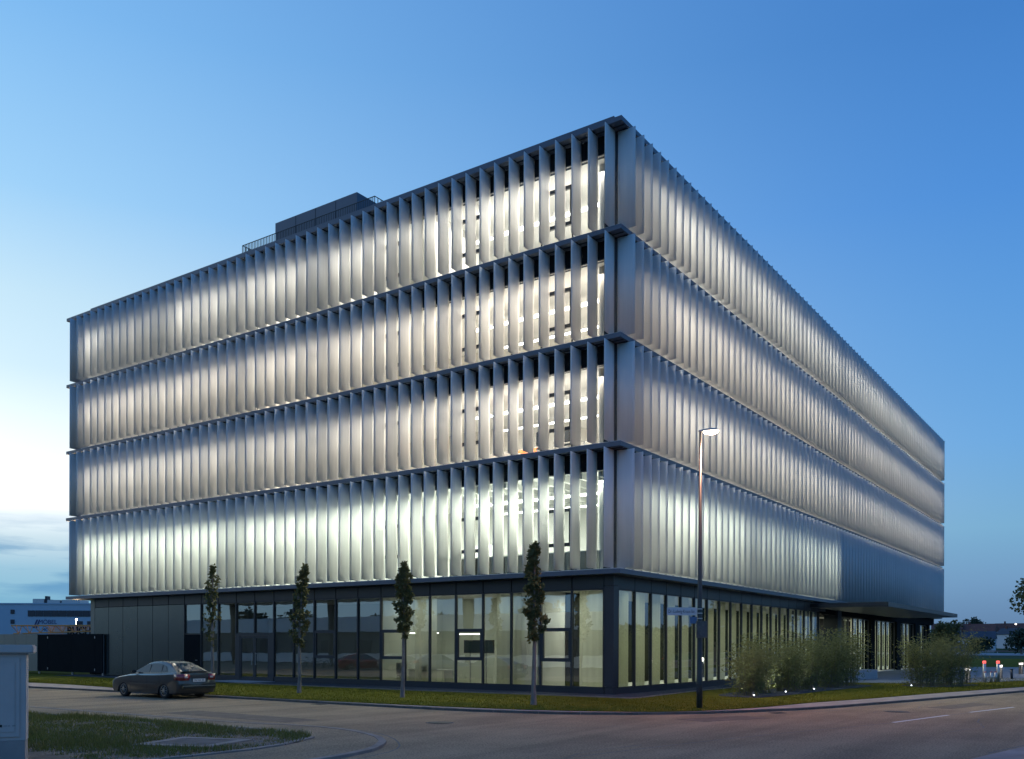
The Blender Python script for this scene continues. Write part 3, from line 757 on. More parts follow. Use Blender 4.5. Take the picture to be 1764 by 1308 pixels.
# room contents
o = empty('pendant_lamp', (2.2, 12.0, 2.45), label='long thin white pendant lamp hanging over the meeting table behind the ground floor glass', cat='lamp')
MB().box(-.03, -1.4, 0, .03, .3, .04).build('tube', M['lamp'], o); MB().tube((0, -1, .04), (0, -1, 1.7), .005, n=4).tube((0, .1, .04), (0, .1, 1.7), .005, n=4).build('cable', M['steel'], o)
o = empty('pendant_lamp', (3.1, 9.6, 2.4), label='shorter white pendant lamp hanging left of the wall screen on the ground floor', cat='lamp')
MB().box(-.03, -.8, 0, .03, .6, .04).build('tube', M['lamp'], o); MB().tube((0, -.5, .04), (0, -.5, 1.75), .005, n=4).tube((0, .3, .04), (0, .3, 1.75), .005, n=4).build('cable', M['steel'], o)
o = empty('meeting_table', (2.4, 11.2, .045), R(90), label='white topped meeting table behind the ground floor glass', cat='table')
MB().box(-1.3, -.45, .70, 1.3, .45, .74).build('table_top', M['white'], o)
for x in (-1.1, 1.06): MB().box(x, -.3, 0, x + .06, .3, .70).build('leg', M['steel'], o)
for k, y in enumerate((10.6, 12.2)):
    c = empty('office_chair', (1.6, y, .045), R(70 + 40 * k), label=('pale round backed chair at the near end of the meeting table', 'pale round backed chair at the far end of the meeting table')[k], cat='chair')
    MB().box(-.25, -.24, .42, .25, .24, .48).build('seat', M['offwhite'], c, bevel=.03); MB().box(-.26, .2, .5, .26, .26, 1.05).build('backrest', M['offwhite'], c, bevel=.03)
    for x in (-.22, .2):
        for yy in (-.2, .2): MB().box(x, yy, 0, x + .03, yy + .03, .42).build('leg', M['steel'], c)
o = empty('screen_stand', (3.0, 8.95, .045), label='wide black display screen on a wheeled stand behind the ground floor glass', cat='screen')
MB().box(-.03, -.95, 1.5, .03, .75, 2.1).build('panel', M['blackpl'], o); MB().box(-.036, -.9, 1.54, -.031, .7, 2.06).build('display', M['screen'], o)
for y in (-.5, .4): MB().box(.031, y, .05, .07, y + .05, 1.6).build('upright', M['steel'], o)
MB().box(-.3, -.6, 0, .3, .5, .05).build('foot', M['steel'], o)
o = empty('whiteboard', (3.0, 6.65, .045), label='narrow white flipchart board on a leg behind the ground floor glass', cat='whiteboard')
MB().box(0, -.4, .65, .03, .4, 2.1).build('board', M['white'], o); MB().tube((.02, 0, .64), (.02, 0, .02), .02).build('upright', M['steel'], o); MB().box(-.2, -.3, 0, .3, .3, .02).build('foot', M['steel'], o)

# ------------------------------------------------------------------ CARS
M['paint_grey'] = mat('car_paint_grey', (.028, .032, .034), .3, .2, coat=1)
M['paint_red'] = mat('car_paint_red', (.10, .010, .008), .3, .2, coat=1)
M['paint_blue'] = mat('car_paint_blue', (.04, .08, .16), .3, .3, coat=1)
M['paint_green'] = mat('car_paint_green', (.02, .06, .06), .3, .3, coat=1)
M['carglass'] = mat('car_glass', (.014, .04, .055), .04, spec=.55)
M['rubber'] = mat('tyre_rubber', (.02, .02, .02), .85)
M['alloy'] = mat('alloy', (.30, .27, .24), .35, .7)
M['tail'] = mat('tail_light', (.22, .012, .018), .2, coat=1)
M['tailw'] = mat('tail_light_clear', (.6, .5, .5), .2, coat=1)
M['head'] = mat('head_light', (.7, .72, .75), .1, coat=1)
M['bumper'] = mat('bumper_trim', (.04, .042, .045), .5)
M['plate_white'] = mat('plate_white', (.6, .6, .6), .5)
M['ink'] = mat('black_ink', (.01, .01, .012), .5)

def text(name, body, size, m_, parent=None, loc=(0, 0, 0), rot=(0, 0, 0), ext=.001, align='CENTER', sx=1., bold=0.):
    c = bpy.data.curves.new(name, 'FONT'); c.body = body; c.size = size; c.extrude = ext; c.offset = bold; c.align_x = align; c.align_y = 'CENTER'; c.materials.append(m_)
    o = bpy.data.objects.new(name, c); COL.objects.link(o); o.location = loc; o.rotation_euler = rot; o.scale = (sx, 1, 1)
    bpy.context.view_layer.update()
    me = bpy.data.meshes.new_from_object(o); bpy.data.objects.remove(o); bpy.data.curves.remove(c)
    o = put(name, me, parent, loc); o.rotation_euler = rot; o.scale = (sx, 1, 1)
    return o

def loft(layers, name, m_, smooth=True):
    """layers: list of point lists (closed loops) of equal length"""
    mb = MB(); n = len(layers[0])
    for l in layers: mb.v += [tuple(p) for p in l]
    for k in range(len(layers) - 1):
        for i in range(n):
            j = (i + 1) % n; mb.f.append((k * n + i, k * n + j, (k + 1) * n + j, (k + 1) * n + i))
    mb.f.append(tuple(range(n))[::-1]); mb.f.append(tuple((len(layers) - 1) * n + i for i in range(n)))
    me = mb.mesh(name, m_)
    bm = bmesh.new(); bm.from_mesh(me); bmesh.ops.recalc_face_normals(bm, faces=bm.faces)
    bmesh.ops.triangulate(bm, faces=[f for f in bm.faces if len(f.verts) > 4], ngon_method='EAR_CLIP')
    bm.to_mesh(me); bm.free()
    if smooth:
        for p in me.polygons: p.use_smooth = True
        try: me.set_sharp_from_angle(angle=R(32))
        except Exception: pass
    return me

def car_parts(root, paint):
    # x forward, y left, z up; origin on the ground midway
    L2 = 2.235; WB = (1.36, -1.27); WR_ = .305
    def arch(cx, n=9, r=.365):
        return [(cx - r * math.cos(math.pi * k / n), .19 + max(0, r * 1.02 * math.sin(math.pi * k / n))) for k in range(n + 1)]
    prof = [(-L2 + .04, .30), (-L2 + .12, .22)] + arch(WB[1]) + arch(WB[0]) + [(L2 - .16, .20), (L2 - .02, .30), (L2, .46), (L2 - .03, .60), (L2 - .16, .70),
            (L2 - .55, .80), (1.02, .90), (.5, .93), (-.6, .95), (-1.3, .985), (-1.62, 1.01), (-2.02, 1.0), (-L2 + .03, .96), (-L2 + .01, .74), (-L2 - .03, .62), (-L2 - .04, .44)]
    def layer(y, dz, dx, lo):
        out = []
        for x, z in prof:
            zz = z - dz * max(0, (z - .62) / .4) + (lo if z < .4 else 0)
            xx = x - math.copysign(dx * max(0, (abs(x) - 1.6) / .64) ** 1.6, x)
            out.append((xx, y, zz))
        return out
    ys = [(.845, .17, .20, .03), (.84, .10, .15, .0), (.80, .05, .09, 0), (.70, .02, .05, 0), (.4, 0, .01, 0), (0, -.01, 0, 0)]
    lay = [layer(y, a, b, c) for y, a, b, c in ys] + [layer(-y, a, b, c) for y, a, b, c in ys[-2::-1]]
    body = put('body', loft(lay, 'body', paint), root)
    # greenhouse
    gp_ = [(1.02, .88), (.45, 1.16), (.12, 1.32), (-.15, 1.385), (-.55, 1.405), (-.95, 1.375), (-1.25, 1.30), (-1.55, 1.17), (-1.92, .985), (-1.9, .90), (.98, .84)]
    def w(z, k): return (.735 - .20 * max(0, (z - .88)) / .5) * k
    gl_ = [[(x, w(z, 1) * s - (0), z - (.035 if z > 1.1 else 0) * 1) for x, z in gp_] if e else None for s, e in ((1, 1),)]
    lay = []
    for k, dz in ((1, .05), (.93, .018), (.75, .004), (.4, 0), (0, -.004), (-.4, 0), (-.75, .004), (-.93, .018), (-1, .05)):
        lay.append([(x, w(z, k), z - dz * max(0, (z - .95) / .45)) for x, z in gp_])
    put('cabin', loft(lay, 'cabin', paint), root)
    # glass: side windows
    def side(pts, s, name='side_window'):
        mb = MB(); out = []
        for x, z in pts: out.append((x, s * (w(z, 1) + .007), z))
        mb.quad(*(out if s < 0 else out[::-1])); return put(name, mb.mesh(name, M['carglass']), root)
    for s in (1, -1):
        side([(.80, .955), (.36, 1.165), (.08, 1.275), (-.12, 1.30), (-.17, .965)], s)
        side([(-.24, .968), (-.19, 1.305), (-.55, 1.315), (-.86, 1.285), (-.93, .985)], s)
        side([(-.98, .99), (-.91, 1.275), (-1.10, 1.22), (-1.28, 1.02)], s)
    def band(p, q, k0, k1, off, name):
        (x0, z0), (x1, z1) = p, q; mb = MB(); n = 6
        d = Vector((x1 - x0, z1 - z0)).normalized(); nx, nz = (-d.y, d.x) if (-d.y * 0 + d.x) > 0 else (d.y, -d.x)
        if nz < 0: nx, nz = -nx, -nz
        for i in range(n + 1):
            u = -1 + 2 * i / n
            for (x, z, k) in ((x0, z0, k0), (x1, z1, k1)):
                mb.v.append((x + nx * off, w(z, k) * u, z + nz * off - .016 * abs(u) ** 4))
        for i in range(n): mb.f.append((2 * i, 2 * i + 1, 2 * i + 3, 2 * i + 2))
        return put(name, mb.mesh(name, M['carglass'], smooth=True), root)
    band((.95, .915), (.16, 1.305), .93, .92, .012, 'windscreen')
    band((-1.22, 1.312), (-1.84, 1.022), .90, .90, .014, 'rear_window')
    # boot spoiler and badge line, bumpers
    MB().box(-2.10, -.62, 1.0, -1.93, .62, 1.035).build('boot_lip', paint, root, bevel=.012)
    MB().box(-2.29, -.74, .40, -2.10, .74, .56).build('rear_bumper', paint, root, bevel=.03)
    MB().box(-2.295, -.72, .485, -2.288, .72, .50).build('bumper_trim', M['steel'], root)
    MB().box(2.10, -.70, .30, 2.262, .70, .50).build('front_bumper', M['bumper'], root, bevel=.03)
    for s in (1, -1):
        MB().box(-.85, s * .842 - .012, .52, .95, s * .842 + .012, .56).build('side_moulding', M['bumper'], root)
        MB().box(-.85, s * .80 - .03, .19, .95, s * .80 + .03, .25).build('sill', M['bumper'], root)
        t = MB().prism([(-2.262, s * .42), (-2.262, s * .70), (-2.12, s * .835), (-1.93, s * .858), (-1.93, s * .80), (-2.1, s * .5)], .70, .93).build('tail_light', M['tail'], root, smooth='n')
        MB().box(-2.268, s * .56 - .07, .79, -2.26, s * .56 + .07, .85).build('reversing_lens', M['tailw'], t)
        MB().prism([(2.08, s * .36), (2.17, s * .55), (2.04, s * .75), (1.92, s * .76), (1.95, s * .4)], .60, .72).build('headlight', M['head'], root, smooth='n')
        m_ = MB().box(.56, s * .86 - .10, .93, .67, s * .86 + .10, 1.05).build('wing_mirror', paint, root, bevel=.03)
        for x in (-.05, -.85): MB().box(x - .09, s * .838 - .012, .80, x + .03, s * .838 + .012, .825).build('door_handle', M['bumper'], root)
        # door shut lines
        mb = MB()
        for x in (.88, -.21, -1.0): mb.box(x, s * .8445 - .004, .30, x + .008, s * .8445 + .004, .82)
        mb.build('door_gap', M['ink'], root)
    MB().box(-2.272, -.27, .64, -2.262, .27, .755).build('number_plate', M['plate_white'], root)
    text('plate_lettering', 'IN NA 35', .10, M['ink'], root, (-2.2735, 0, .697), (R(90), 0, R(-90)), sx=1.05)
    MB().box(-2.263, -.40, .79, -2.258, .40, .90).build('boot_recess', M['bumper'], root)
    MB().tube((-1.02, 0, 1.36), (-1.16, 0, 1.52), .006, n=5).build('aerial', M['ink'], root)
    # underbody
    MB().box(-2.0, -.62, .17, 2.0, .62, .30).build('underbody', M['ink'], root)
    for x in WB:
        for s in (1, -1):
            t = MB().lathe([(.19, -.09), (.275, -.095), (.30, -.07), (.305, 0), (.30, .07), (.275, .095), (.19, .09)], n=24, axis='y').mesh('wheel', M['rubber'], smooth=True)
            wv = put('wheel', t, root, (x, s * .735, .305))
            rm = MB()
            yo = s * .088
            for k in range(10):
                a = math.pi * 2 * k / 10; c_, s_ = math.cos(a), math.sin(a)
                rm.tube((c_ * .04, yo, s_ * .04), (c_ * .185, yo * .98, s_ * .185), .016, .012, n=5)
            rm.lathe([(.0, yo - .02), (.05, yo - .01), (.05, yo + s * .012), (.0, yo + s * .02)], n=12, axis='y')
            for k in range(20):
                a = math.pi * 2 * k / 20; b_ = math.pi * 2 * (k + 1) / 20
                rm.tube((math.cos(a) * .192, yo, math.sin(a) * .192), (math.cos(b_) * .192, yo, math.sin(b_) * .192), .012, n=5)
            rm.build('rim', M['alloy'], wv)
            MB().lathe([(.0, yo * .6 - .01), (.185, yo * .6 - .01), (.185, yo * .6 + .01), (.0, yo * .6 + .01)], n=16, axis='y').build('brake_disc', M['bumper'], wv)
car = empty('parked_car', (-9.75, 14.15, -.075), R(90), label='dark grey four door saloon car parked at the kerb in front of the metal panels', cat='car')
car_parts(car, M['paint_grey'])
car.scale = (.955, .97, .965)
def other_car(x, y, rz, paint, label, old):
    c = copy_tree(car); c.location = (x, y, -.075); c.rotation_euler = (0, 0, R(rz)); c['label'] = label
    for ch in c.children:
        if ch.type == 'MESH' and ch.data.materials and ch.data.materials[0] == M['paint_grey']:
            ch.data = ch.data.copy(); ch.data.materials[0] = paint
    return c
other_car(-21.2, 34.8, 215, M['paint_red'], 'dark red car mirrored in the ground floor glass beside the bicycles', 0)
other_car(-21.6, 30.8, 215, M['paint_green'], 'dark green car mirrored in the glass between the doors and the second tree', 0)
other_car(-21.4, 27.2, 215, M['paint_blue'], 'dark blue car mirrored in the left leaf of the glass door', 0)

# ------------------------------------------------------------------ STREET LAMP
M['pole'] = mat('pole_paint', (.05, .055, .06), .45, .3, var=.15, scale=3)
M['sodium2'] = mat('far_lamp_lens', (1, .8, .6), .3, emit=(1, .86, .72), es=5)
M['sodium'] = mat('sodium_lens', (1, .8, .6), .3, emit=(1, .74, .50), es=30)
lampx, lampy = -4.44, -5.11
sl = empty('street_lamp', (lampx, lampy, -.01), label='tall slim street lamp with a lit head carrying the street name sign at the corner', cat='street lamp')
MB().lathe([(.092, 0), (.092, .9), (.085, .95), (.072, 3.2), (.036, 8.42)], n=14).build('pole', M['pole'], sl, smooth='n')
dv = Vector((.57, -.82)); ang = math.atan2(dv.y, dv.x)
hd = MB(); n = 12
secs = [(-.06, .04, .05, 0), (.06, .06, .06, .02), (.2, .11, .07, .04), (.4, .15, .085, .05), (.58, .13, .07, .06), (.72, .05, .03, .06)]
lays = [[(x, hw * math.cos(2 * math.pi * k / n), z + hh * max(-.35, math.sin(2 * math.pi * k / n))) for k in range(n)] for x, hw, hh, z in secs]
h = put('lamp_head', loft(lays, 'lamp_head', M['steel']), sl, (0, 0, 8.44), ang); h.scale = (.8, .8, .8)
lays = [[(x, hw * .8 * math.cos(2 * math.pi * k / n), z - .01 - .15 * max(0, 1 - ((x - .4) / .30) ** 2) ** .5 * (.5 - .5 * math.sin(2 * math.pi * k / n))) for k in range(n)] for x, hw, hh, z in ((.12, .04, 0, .02), (.2, .14, 0, .03), (.4, .20, 0, .04), (.58, .15, 0, .045), (.69, .04, 0, .05))]
put('lens', loft(lays, 'lens', M['sodium']), h)
l = bpy.data.lights.new('lamp_light', 'SPOT'); l.energy = 1050; l.color = (1, .48, .30); l.spot_size = R(150); l.spot_blend = .6; l.shadow_soft_size = .12
lo = bpy.data.objects.new('lamp_light', l); COL.objects.link(lo); lo.location = (lampx + dv.x * .45, lampy + dv.y * .45, 8.30)
point((lampx + dv.x * .5, lampy + dv.y * .5, 8.12), 170, (1, .48, .28), .1)
lo.rotation_euler = (R(-12) * dv.y * -1, R(-12) * dv.x * -1, 0)
# inspection door, stickers, band clamps
MB().box(-.125, -.03, .5, -.11, .05, .75).build('service_door', M['dark'], sl)
sd = Vector((-4.99 + 4.48, -4.25 + 4.97)); sd.normalize(); sang = math.atan2(sd.y, sd.x)
M['signblue'] = mat('sign_face', (.62, .60, .62), .5)
nb = empty('street_name_sign', (lampx, lampy, 0), sang, label='pale blue street name sign reading Dr.-Ludwig-Kraus-Str. clamped to the lamp post', cat='street sign')
MB().box(.09, -.008, 2.83, 1.0, .008, 3.07).build('sign_plate', M['signblue'], nb, bevel=.003)
text('lettering', 'Dr.-Ludwig-Kraus-Str.', .145, M['ink'], nb, (.55, .0095, 2.945), (R(90), 0, R(180)), sx=.64)
MB().box(.0, -.012, 2.87, .1, -.009, 2.89).box(.0, -.012, 3.0, .1, -.009, 3.02).build('bracket', M['steel'], nb)
mb = MB()
for z in (2.6, 2.72, 2.88, 3.01): mb.lathe([(.076, z), (.082, z), (.082, z + .03), (.076, z + .03)], n=14)
mb.build('clamp_band', M['steel'], nb)
hn = empty('house_number_sign', (lampx, lampy, 0), sang, label='small square blue number sign below the street name sign', cat='sign')
M['hnblue'] = mat('number_blue', (.10, .17, .30), .5)
MB().box(.085, -.006, 2.58, .30, .006, 2.79).build('sign_plate', M['hnblue'], hn)
jb = empty('notice_box', (lampx, lampy, 0), sang, label='grey brown rectangular box strapped to the lamp post under the signs', cat='box')
MB().box(-.19, .09, 2.14, .13, .20, 2.66).build('box_body', mat('weathered_grey', (.12, .11, .105), .8, var=.3, scale=9), jb, bevel=.008)
mb = MB(); mb.lathe([(.09, 2.25), (.10, 2.25), (.10, 2.28), (.09, 2.28)], n=14).lathe([(.09, 2.5), (.10, 2.5), (.10, 2.53), (.09, 2.53)], n=14).build('strap', M['steel'], jb)

# ------------------------------------------------------------------ TREES
M['bark'] = mat('bark', (.25, .21, .19), .9, var=.4, scale=9, bump=.6, bscale=25, stretch=(1, 1, .25))
M['leafA'] = translucent('tree_leaf', (.15, .14, .055), .25, .6, spec=.25)
M['leafB'] = translucent('bamboo_leaf', (.20, .205, .085), .3, .8, spec=.05)
M['stem'] = mat('bamboo_stem', (.16, .14, .08), .7, var=.3, scale=6)
M['leafC'] = mat('far_leaf', (.030, .05, .028), .9)
def leaf(mb, p, d, L_, W_, rs):
    d = d.normalized(); u = d.cross(Vector((rs.uniform(-1, 1), rs.uniform(-1, 1), rs.uniform(-1, 1)))).normalized() * W_ / 2
    b = len(mb.v); m_ = p + d * L_ * .45
    mb.v += [tuple(p), tuple(m_ + u), tuple(p + d * L_), tuple(m_ - u + Vector((0, 0, -.01)))]; mb.f += [(b, b + 1, b + 2), (b, b + 2, b + 3)]
def rv(rs): 
    while True:
        v = Vector((rs.uniform(-1, 1), rs.uniform(-1, 1), rs.uniform(-1, 1)))
        if .05 < v.length < 1: return v.normalized()
def column_tree(loc, prof, nl, label, seed, lean=(0, 0), trunk=.075, ls=.155):
    rs = random.Random(seed); t = empty('young_tree', loc, label=label, cat='tree', group='young columnar trees in the lawn')
    H = prof[-1][0]; zb_ = prof[0][0]
    def ax(z):
        f = max(0, (z - zb_) / (H - zb_)); return Vector((lean[0] * f * f + .02 * math.sin(z * 2.1 + seed), lean[1] * f * f + .02 * math.cos(z * 1.7 + seed), z))
    tr = MB(); zs = [0, .5, 1.0, 1.5, 2.0, 2.6, 3.2, 3.8, H * .9]
    for a, b_ in zip(zs, zs[1:]):
        ra = trunk * (1 - .8 * a / H) * (1.25 if a == 0 else 1); rb_ = trunk * (1 - .8 * b_ / H); tr.tube(ax(a), ax(b_), ra, rb_, n=9, cap=False)
    def rad(z):
        for (z0, r0), (z1, r1) in zip(prof, prof[1:]):
            if z0 <= z <= z1: return r0 + (r1 - r0) * (z - z0) / (z1 - z0)
        return .03
    cr_ = MB(); tips = []
    nb_ = 40
    for k in range(nb_):
        z = zb_ - .15 + (H - zb_) * .93 * (k + rs.random()) / nb_; a = rs.uniform(0, 6.28); r = rad(min(z + .25, H))
        p0 = ax(z); p1 = ax(min(z + .18 + r * .8, H)) + Vector((math.cos(a), math.sin(a), 0)) * r * rs.uniform(.55, .95)
        tr.tube(p0, p1, .012, .004, n=4, cap=False); tips.append((p0, p1))
    tr.build('trunk', M['bark'], t, smooth=True)
    # leaf clumps gathered round twig ends, with gaps between
    cl = []
    for p0, p1 in tips:
        for f in (.5, 1.08): cl.append(p0.lerp(p1, f) + rv(rs) * .07)
    for i in range(nl):
        c = rs.choice(cl); p = c + rv(rs) * abs(rs.gauss(0, .055)); p.z = min(max(p.z, zb_ - .1), H)
        q = ax(p.z); dd = Vector((p.x - q.x, p.y - q.y, 0)); rr = rad(p.z) * (1 + .5 * noise.noise(Vector((p.x * 3.1 + seed, p.y * 3.1, p.z * 4.5)))) * rs.uniform(.95, 1.2)
        if dd.length > rr: dd = dd.normalized() * rr; p = Vector((q.x + dd.x, q.y + dd.y, p.z))
        leaf(cr_, p, (rv(rs) + Vector((dd.x, dd.y, .1)) * 1.2), ls * rs.uniform(.6, 1.1), ls * .62, rs)
    cr_.build('crown', M['leafA'], t)
column_tree((-6.32, -.32, 0), [(1.95, .12), (2.12, .36), (2.43, .42), (2.9, .36), (3.3, .30), (3.8, .24), (4.4, .20), (4.8, .13), (5.22, .03)], 3000,
            'dark columnar young tree nearest the building corner, the tallest and densest', 11, trunk=.085)
column_tree((-5.69, 5.76, 0), [(2.2, .12), (2.4, .24), (2.7, .38), (3.0, .36), (3.45, .29), (3.9, .28), (4.3, .25), (4.6, .13), (4.88, .03)], 2300,
            'columnar young tree in front of the dimly lit meeting room glass', 12, lean=(.02, -.05))
column_tree((-5.92, 10.94, 0), [(1.8, .12), (2.1, .30), (2.7, .34), (3.1, .30), (3.3, .22), (3.7, .25), (4.1, .17), (4.6, .17), (5.1, .05)], 1700,
            'columnar young tree whose tip leans right, beside the glass doors', 13, lean=(.16, -.16))
column_tree((-6.07, 16.09, 0), [(1.9, .14), (2.2, .33), (2.9, .36), (3.6, .31), (4.1, .26), (4.6, .25), (4.95, .08), (5.42, .03)], 1150,
            'thin leaved columnar young tree right behind the boot of the grey car', 14, ls=.14)

# ------------------------------------------------------------------ BAMBOO
def bamboo(loc, H, rad, ns, label, seed, density=44):
    rs = random.Random(seed); t = empty('bamboo_clump', loc, label=label, cat='bamboo', group='bamboo clumps planted along the glazing')
    st_ = MB(); lf = MB()
    for k in range(ns):
        a = rs.uniform(0, 6.28); r = rad * .55 * rs.random() ** .5; h = H * rs.uniform(.55, 1.02)
        p = Vector((math.cos(a) * r, math.sin(a) * r, 0)); a2 = a + rs.uniform(-.8, .8); out = rad * rs.uniform(.1, .75)
        prev = p; N_ = 6
        for i in range(1, N_ + 1):
            f = i / N_; q = p + Vector((math.cos(a2) * out * f * f, math.sin(a2) * out * f * f, h * (f - .06 * f * f)))
            st_.tube(prev, q, .010 * (1.1 - f), .010 * (1.02 - f), n=4, cap=False)
            nl = int(density / N_ * (0.35 + f) * (1 if i > 1 else .5))
            for _ in range(nl):
                b_ = prev.lerp(q, rs.random()); sp = .08 + .34 * rs.random() * (1.1 - .55 * f)
                c = b_ + Vector((rs.gauss(0, sp), rs.gauss(0, sp), rs.gauss(0, .10)))
                if c.z < .03: continue
                leaf(lf, c, Vector((rs.uniform(-1, 1), rs.uniform(-1, 1), rs.uniform(-.9, .35))), rs.uniform(.13, .22), .04, rs)
            prev = q
    st_.build('stems', M['stem'], t); lf.build('foliage', M['leafB'], t)
    return t
bl = [((3.3, -3.7), 2.15, .75, 62, 'short thin bamboo clump at the left end of the bed next to the lamp post'),
      ((5.3, -3.5), 2.55, .85, 75, 'tall bamboo clump second from the lamp post'),
      ((7.6, -3.9), 2.5, .9, 80, 'bamboo clump in the middle of the bed before the green curtains'),
      ((9.9, -3.9), 2.75, 1.0, 85, 'tall dense bamboo clump to the right of the middle one'),
      ((12.6, -4.2), 3.0, 1.15, 95, 'tallest bamboo clump in front of the dark entrance recess'),
      ((15.0, -4.3), 3.05, 1.0, 85, 'bamboo clump ending the long bed beside the concrete block')]
for i, (p, h_, r, n_, lb) in enumerate(bl): bamboo((p[0], p[1], .01), h_, r, n_, lb, 40 + i)
bamboo((17.3, -7.4, .01), 2.6, 1.2, 100, 'left half of the separate bamboo group right of the concrete block', 50)
bamboo((19.3, -8.3, .01), 2.95, 1.3, 110, 'right half of the separate bamboo group nearest the lit bollard', 51)
for pts in ([(1.9, -4.6), (5.1, -4.9), (9, -5.0), (13.5, -5.4), (16.2, -5.2), (16, -3.2), (9, -2.6), (3, -2.7)], [(15.6, -7.6), (17.5, -8.8), (20.5, -9.3), (20.6, -7.4), (17.2, -6.4)]):
    tag(MB().prism([tuple(p) for p in smooth_line(pts + [pts[0]], .5)[:-1]], 0, .028).build('planting_bed', M['gravel']), kind='structure')
M['spotlens'] = mat('spot_lens', (1, 1, 1), .3, emit=(.95, 1, 1), es=4)
for i, (x, y, lb) in enumerate(((1.75, -4.55, 'small ground spotlight at the lamp post end of the bamboo bed'), (5.15, -4.6, 'small ground spotlight second from the left along the bamboo bed'),
                             (8.35, -4.75, 'small ground spotlight third along the bamboo bed'), (14.8, -7.3, 'small ground spotlight before the separate bamboo group'))):
    o = empty('ground_spotlight', (x, y, .028), R(35), label=lb, cat='spotlight', group='ground spotlights at the bamboo')
    MB().tube((0, 0, 0), (0, 0, .08), .015, n=6).tube((-.05, 0, .11), (.06, 0, .16), .05, .055, n=10).build('housing', M['pole'], o)
    MB().lathe([(.032, 0), (.032, .004), (.0, .006)], (0, 0, 0), n=10).build('lens', M['spotlens'], o)
    o.children[1].location = (-.055, 0, .105); o.children[1].rotation_euler = (0, R(-65), 0)
    l = bpy.data.lights.new('lamp_light', 'SPOT'); l.energy = 40; l.color = (.9, 1, .95); l.spot_size = R(95); l.spot_blend = .5; l.shadow_soft_size = .04
    lo = bpy.data.objects.new('lamp_light', l); COL.objects.link(lo); lo.location = (x + .1, y + .12, .25)
    lo.rotation_euler = Vector((.35, .8, .75)).to_track_quat('-Z', 'Y').to_euler()

# ------------------------------------------------------------------ BOLLARDS, BLOCK
M['bolhead'] = mat('bollard_light', (1, 1, 1), .4, emit=(1, .93, .82), es=1.3)
M['redhead'] = mat('red_light', (.8, .05, .05), .4, emit=(1, .12, .10), es=1.6)
def lit_bollard(loc, label, w_=.28):
    o = empty('lit_bollard', loc, label=label, cat='bollard', group='dark bollards with white lit heads')
    MB().lathe([(.16, 0), (.16, .02), (.15, .02), (.15, .62)], n=16).build('post', M['pole'], o, smooth='n')
    MB().lathe([(.13, .661), (.135, .78), (.12, .79)], n=16).build('light_head', M['bolhead'], o, smooth='n')
    MB().lathe([(.155, .811), (.155, .84), (.02, .85)], n=16).build('cap', M['pole'], o, smooth='n')
    l = bpy.data.lights.new('lamp_light', 'POINT'); l.energy = 14; l.color = (1, .9, .75); l.shadow_soft_size = .15
    lo = bpy.data.objects.new('lamp_light', l); COL.objects.link(lo); lo.location = (loc[0] - .12, loc[1] - .2, .95)
lit_bollard((23.05, -8.47, .02), 'stout dark lit bollard on the lawn edge, nearest and left of the steel posts')
lit_bollard((32.3, -8.9, .02), 'dark lit bollard partly hidden behind the right red lit post')
lit_bollard((43.5, -8.9, .02), 'dark lit bollard farthest away at the right border')
for x, y, lb in ((25.4, -8.95, 'tall steel post with red lit head, left of the pair'), (25.95, -9.55, 'tall steel post with red lit head, right of the pair')):
    o = empty('gate_post', (x, y, .02), label=lb, cat='post', group='red lit steel posts')
    MB().lathe([(.085, 0), (.085, 1.0)], n=14).build('post', M['steel'], o, smooth='n')
    MB().lathe([(.088, 1.001), (.088, 1.13), (.06, 1.15)], n=14).build('light_head', M['redhead'], o, smooth='n')
for k, (x, y) in enumerate(((24.73, -9.08), (24.95, -9.35), (25.5, -9.5))):
    o = empty('short_steel_post', (x, y, .02), label=('short steel post just right of the left red lit post', 'short steel post in the middle between the red lit posts', 'short steel post just left of the right red lit post')[k], cat='post', group='short steel posts between the red lit posts')
    MB().lathe([(.07, 0), (.07, .52)], n=12).build('post', M['steel'], o, smooth='n'); MB().lathe([(.072, .521), (.072, .56), (.03, .57)], n=12).build('cap', mat('red_cap%d' % k, (.35, .05, .05), .4), o, smooth='n')
o = empty('small_post', (31.66, -9.6, .02), label='thin dark post standing alone right of the red lit posts', cat='post')
MB().lathe([(.07, 0), (.07, .55)], n=10).build('post', M['pole'], o, smooth='n'); MB().lathe([(.09, .551), (.09, .60)], n=10).build('cap', M['pole'], o, smooth='n')
o = MB().box(0, 0, 0, 4.2, 1.4, .55).build('concrete_block', M['concrete'], None, bevel=.015); o.location = (22.3, -2.62, .02); o.rotation_euler = (0, 0, R(-7))
tag(o, 'low pale concrete bench block between the bamboo and the entrance', 'bench')
o = empty('intercom_pillar', (21.2, -1.6, .02), label='slim dark intercom pillar standing left of the lit curtains by the entrance', cat='pillar')
MB().box(-.14, -.14, 0, .14, .14, 2.0).build('pillar_body', M['pole'], o, bevel=.01); MB().box(-.145, -.05, 1.45, -.141, .05, 1.7).build('intercom_panel', M['steel'], o)

# ------------------------------------------------------------------ ROADSIDE CABINET
M['cab'] = mat('cabinet_grey', (.52, .44, .41), .6, var=.08, scale=1.5)
M['cab2'] = mat('cabinet_plinth', (.34, .29, .27), .8, var=.15, scale=2)
rdir = Vector((.84, -.54)).normalized(); vx = Vector((-23.08, -1.68))
cb_ = empty('roadside_cabinet', (vx.x, vx.y, -.035), math.atan2(rdir.y, rdir.x), label='blue grey roadside utility cabinet with overhanging lid cut by the left border', cat='utility cabinet')
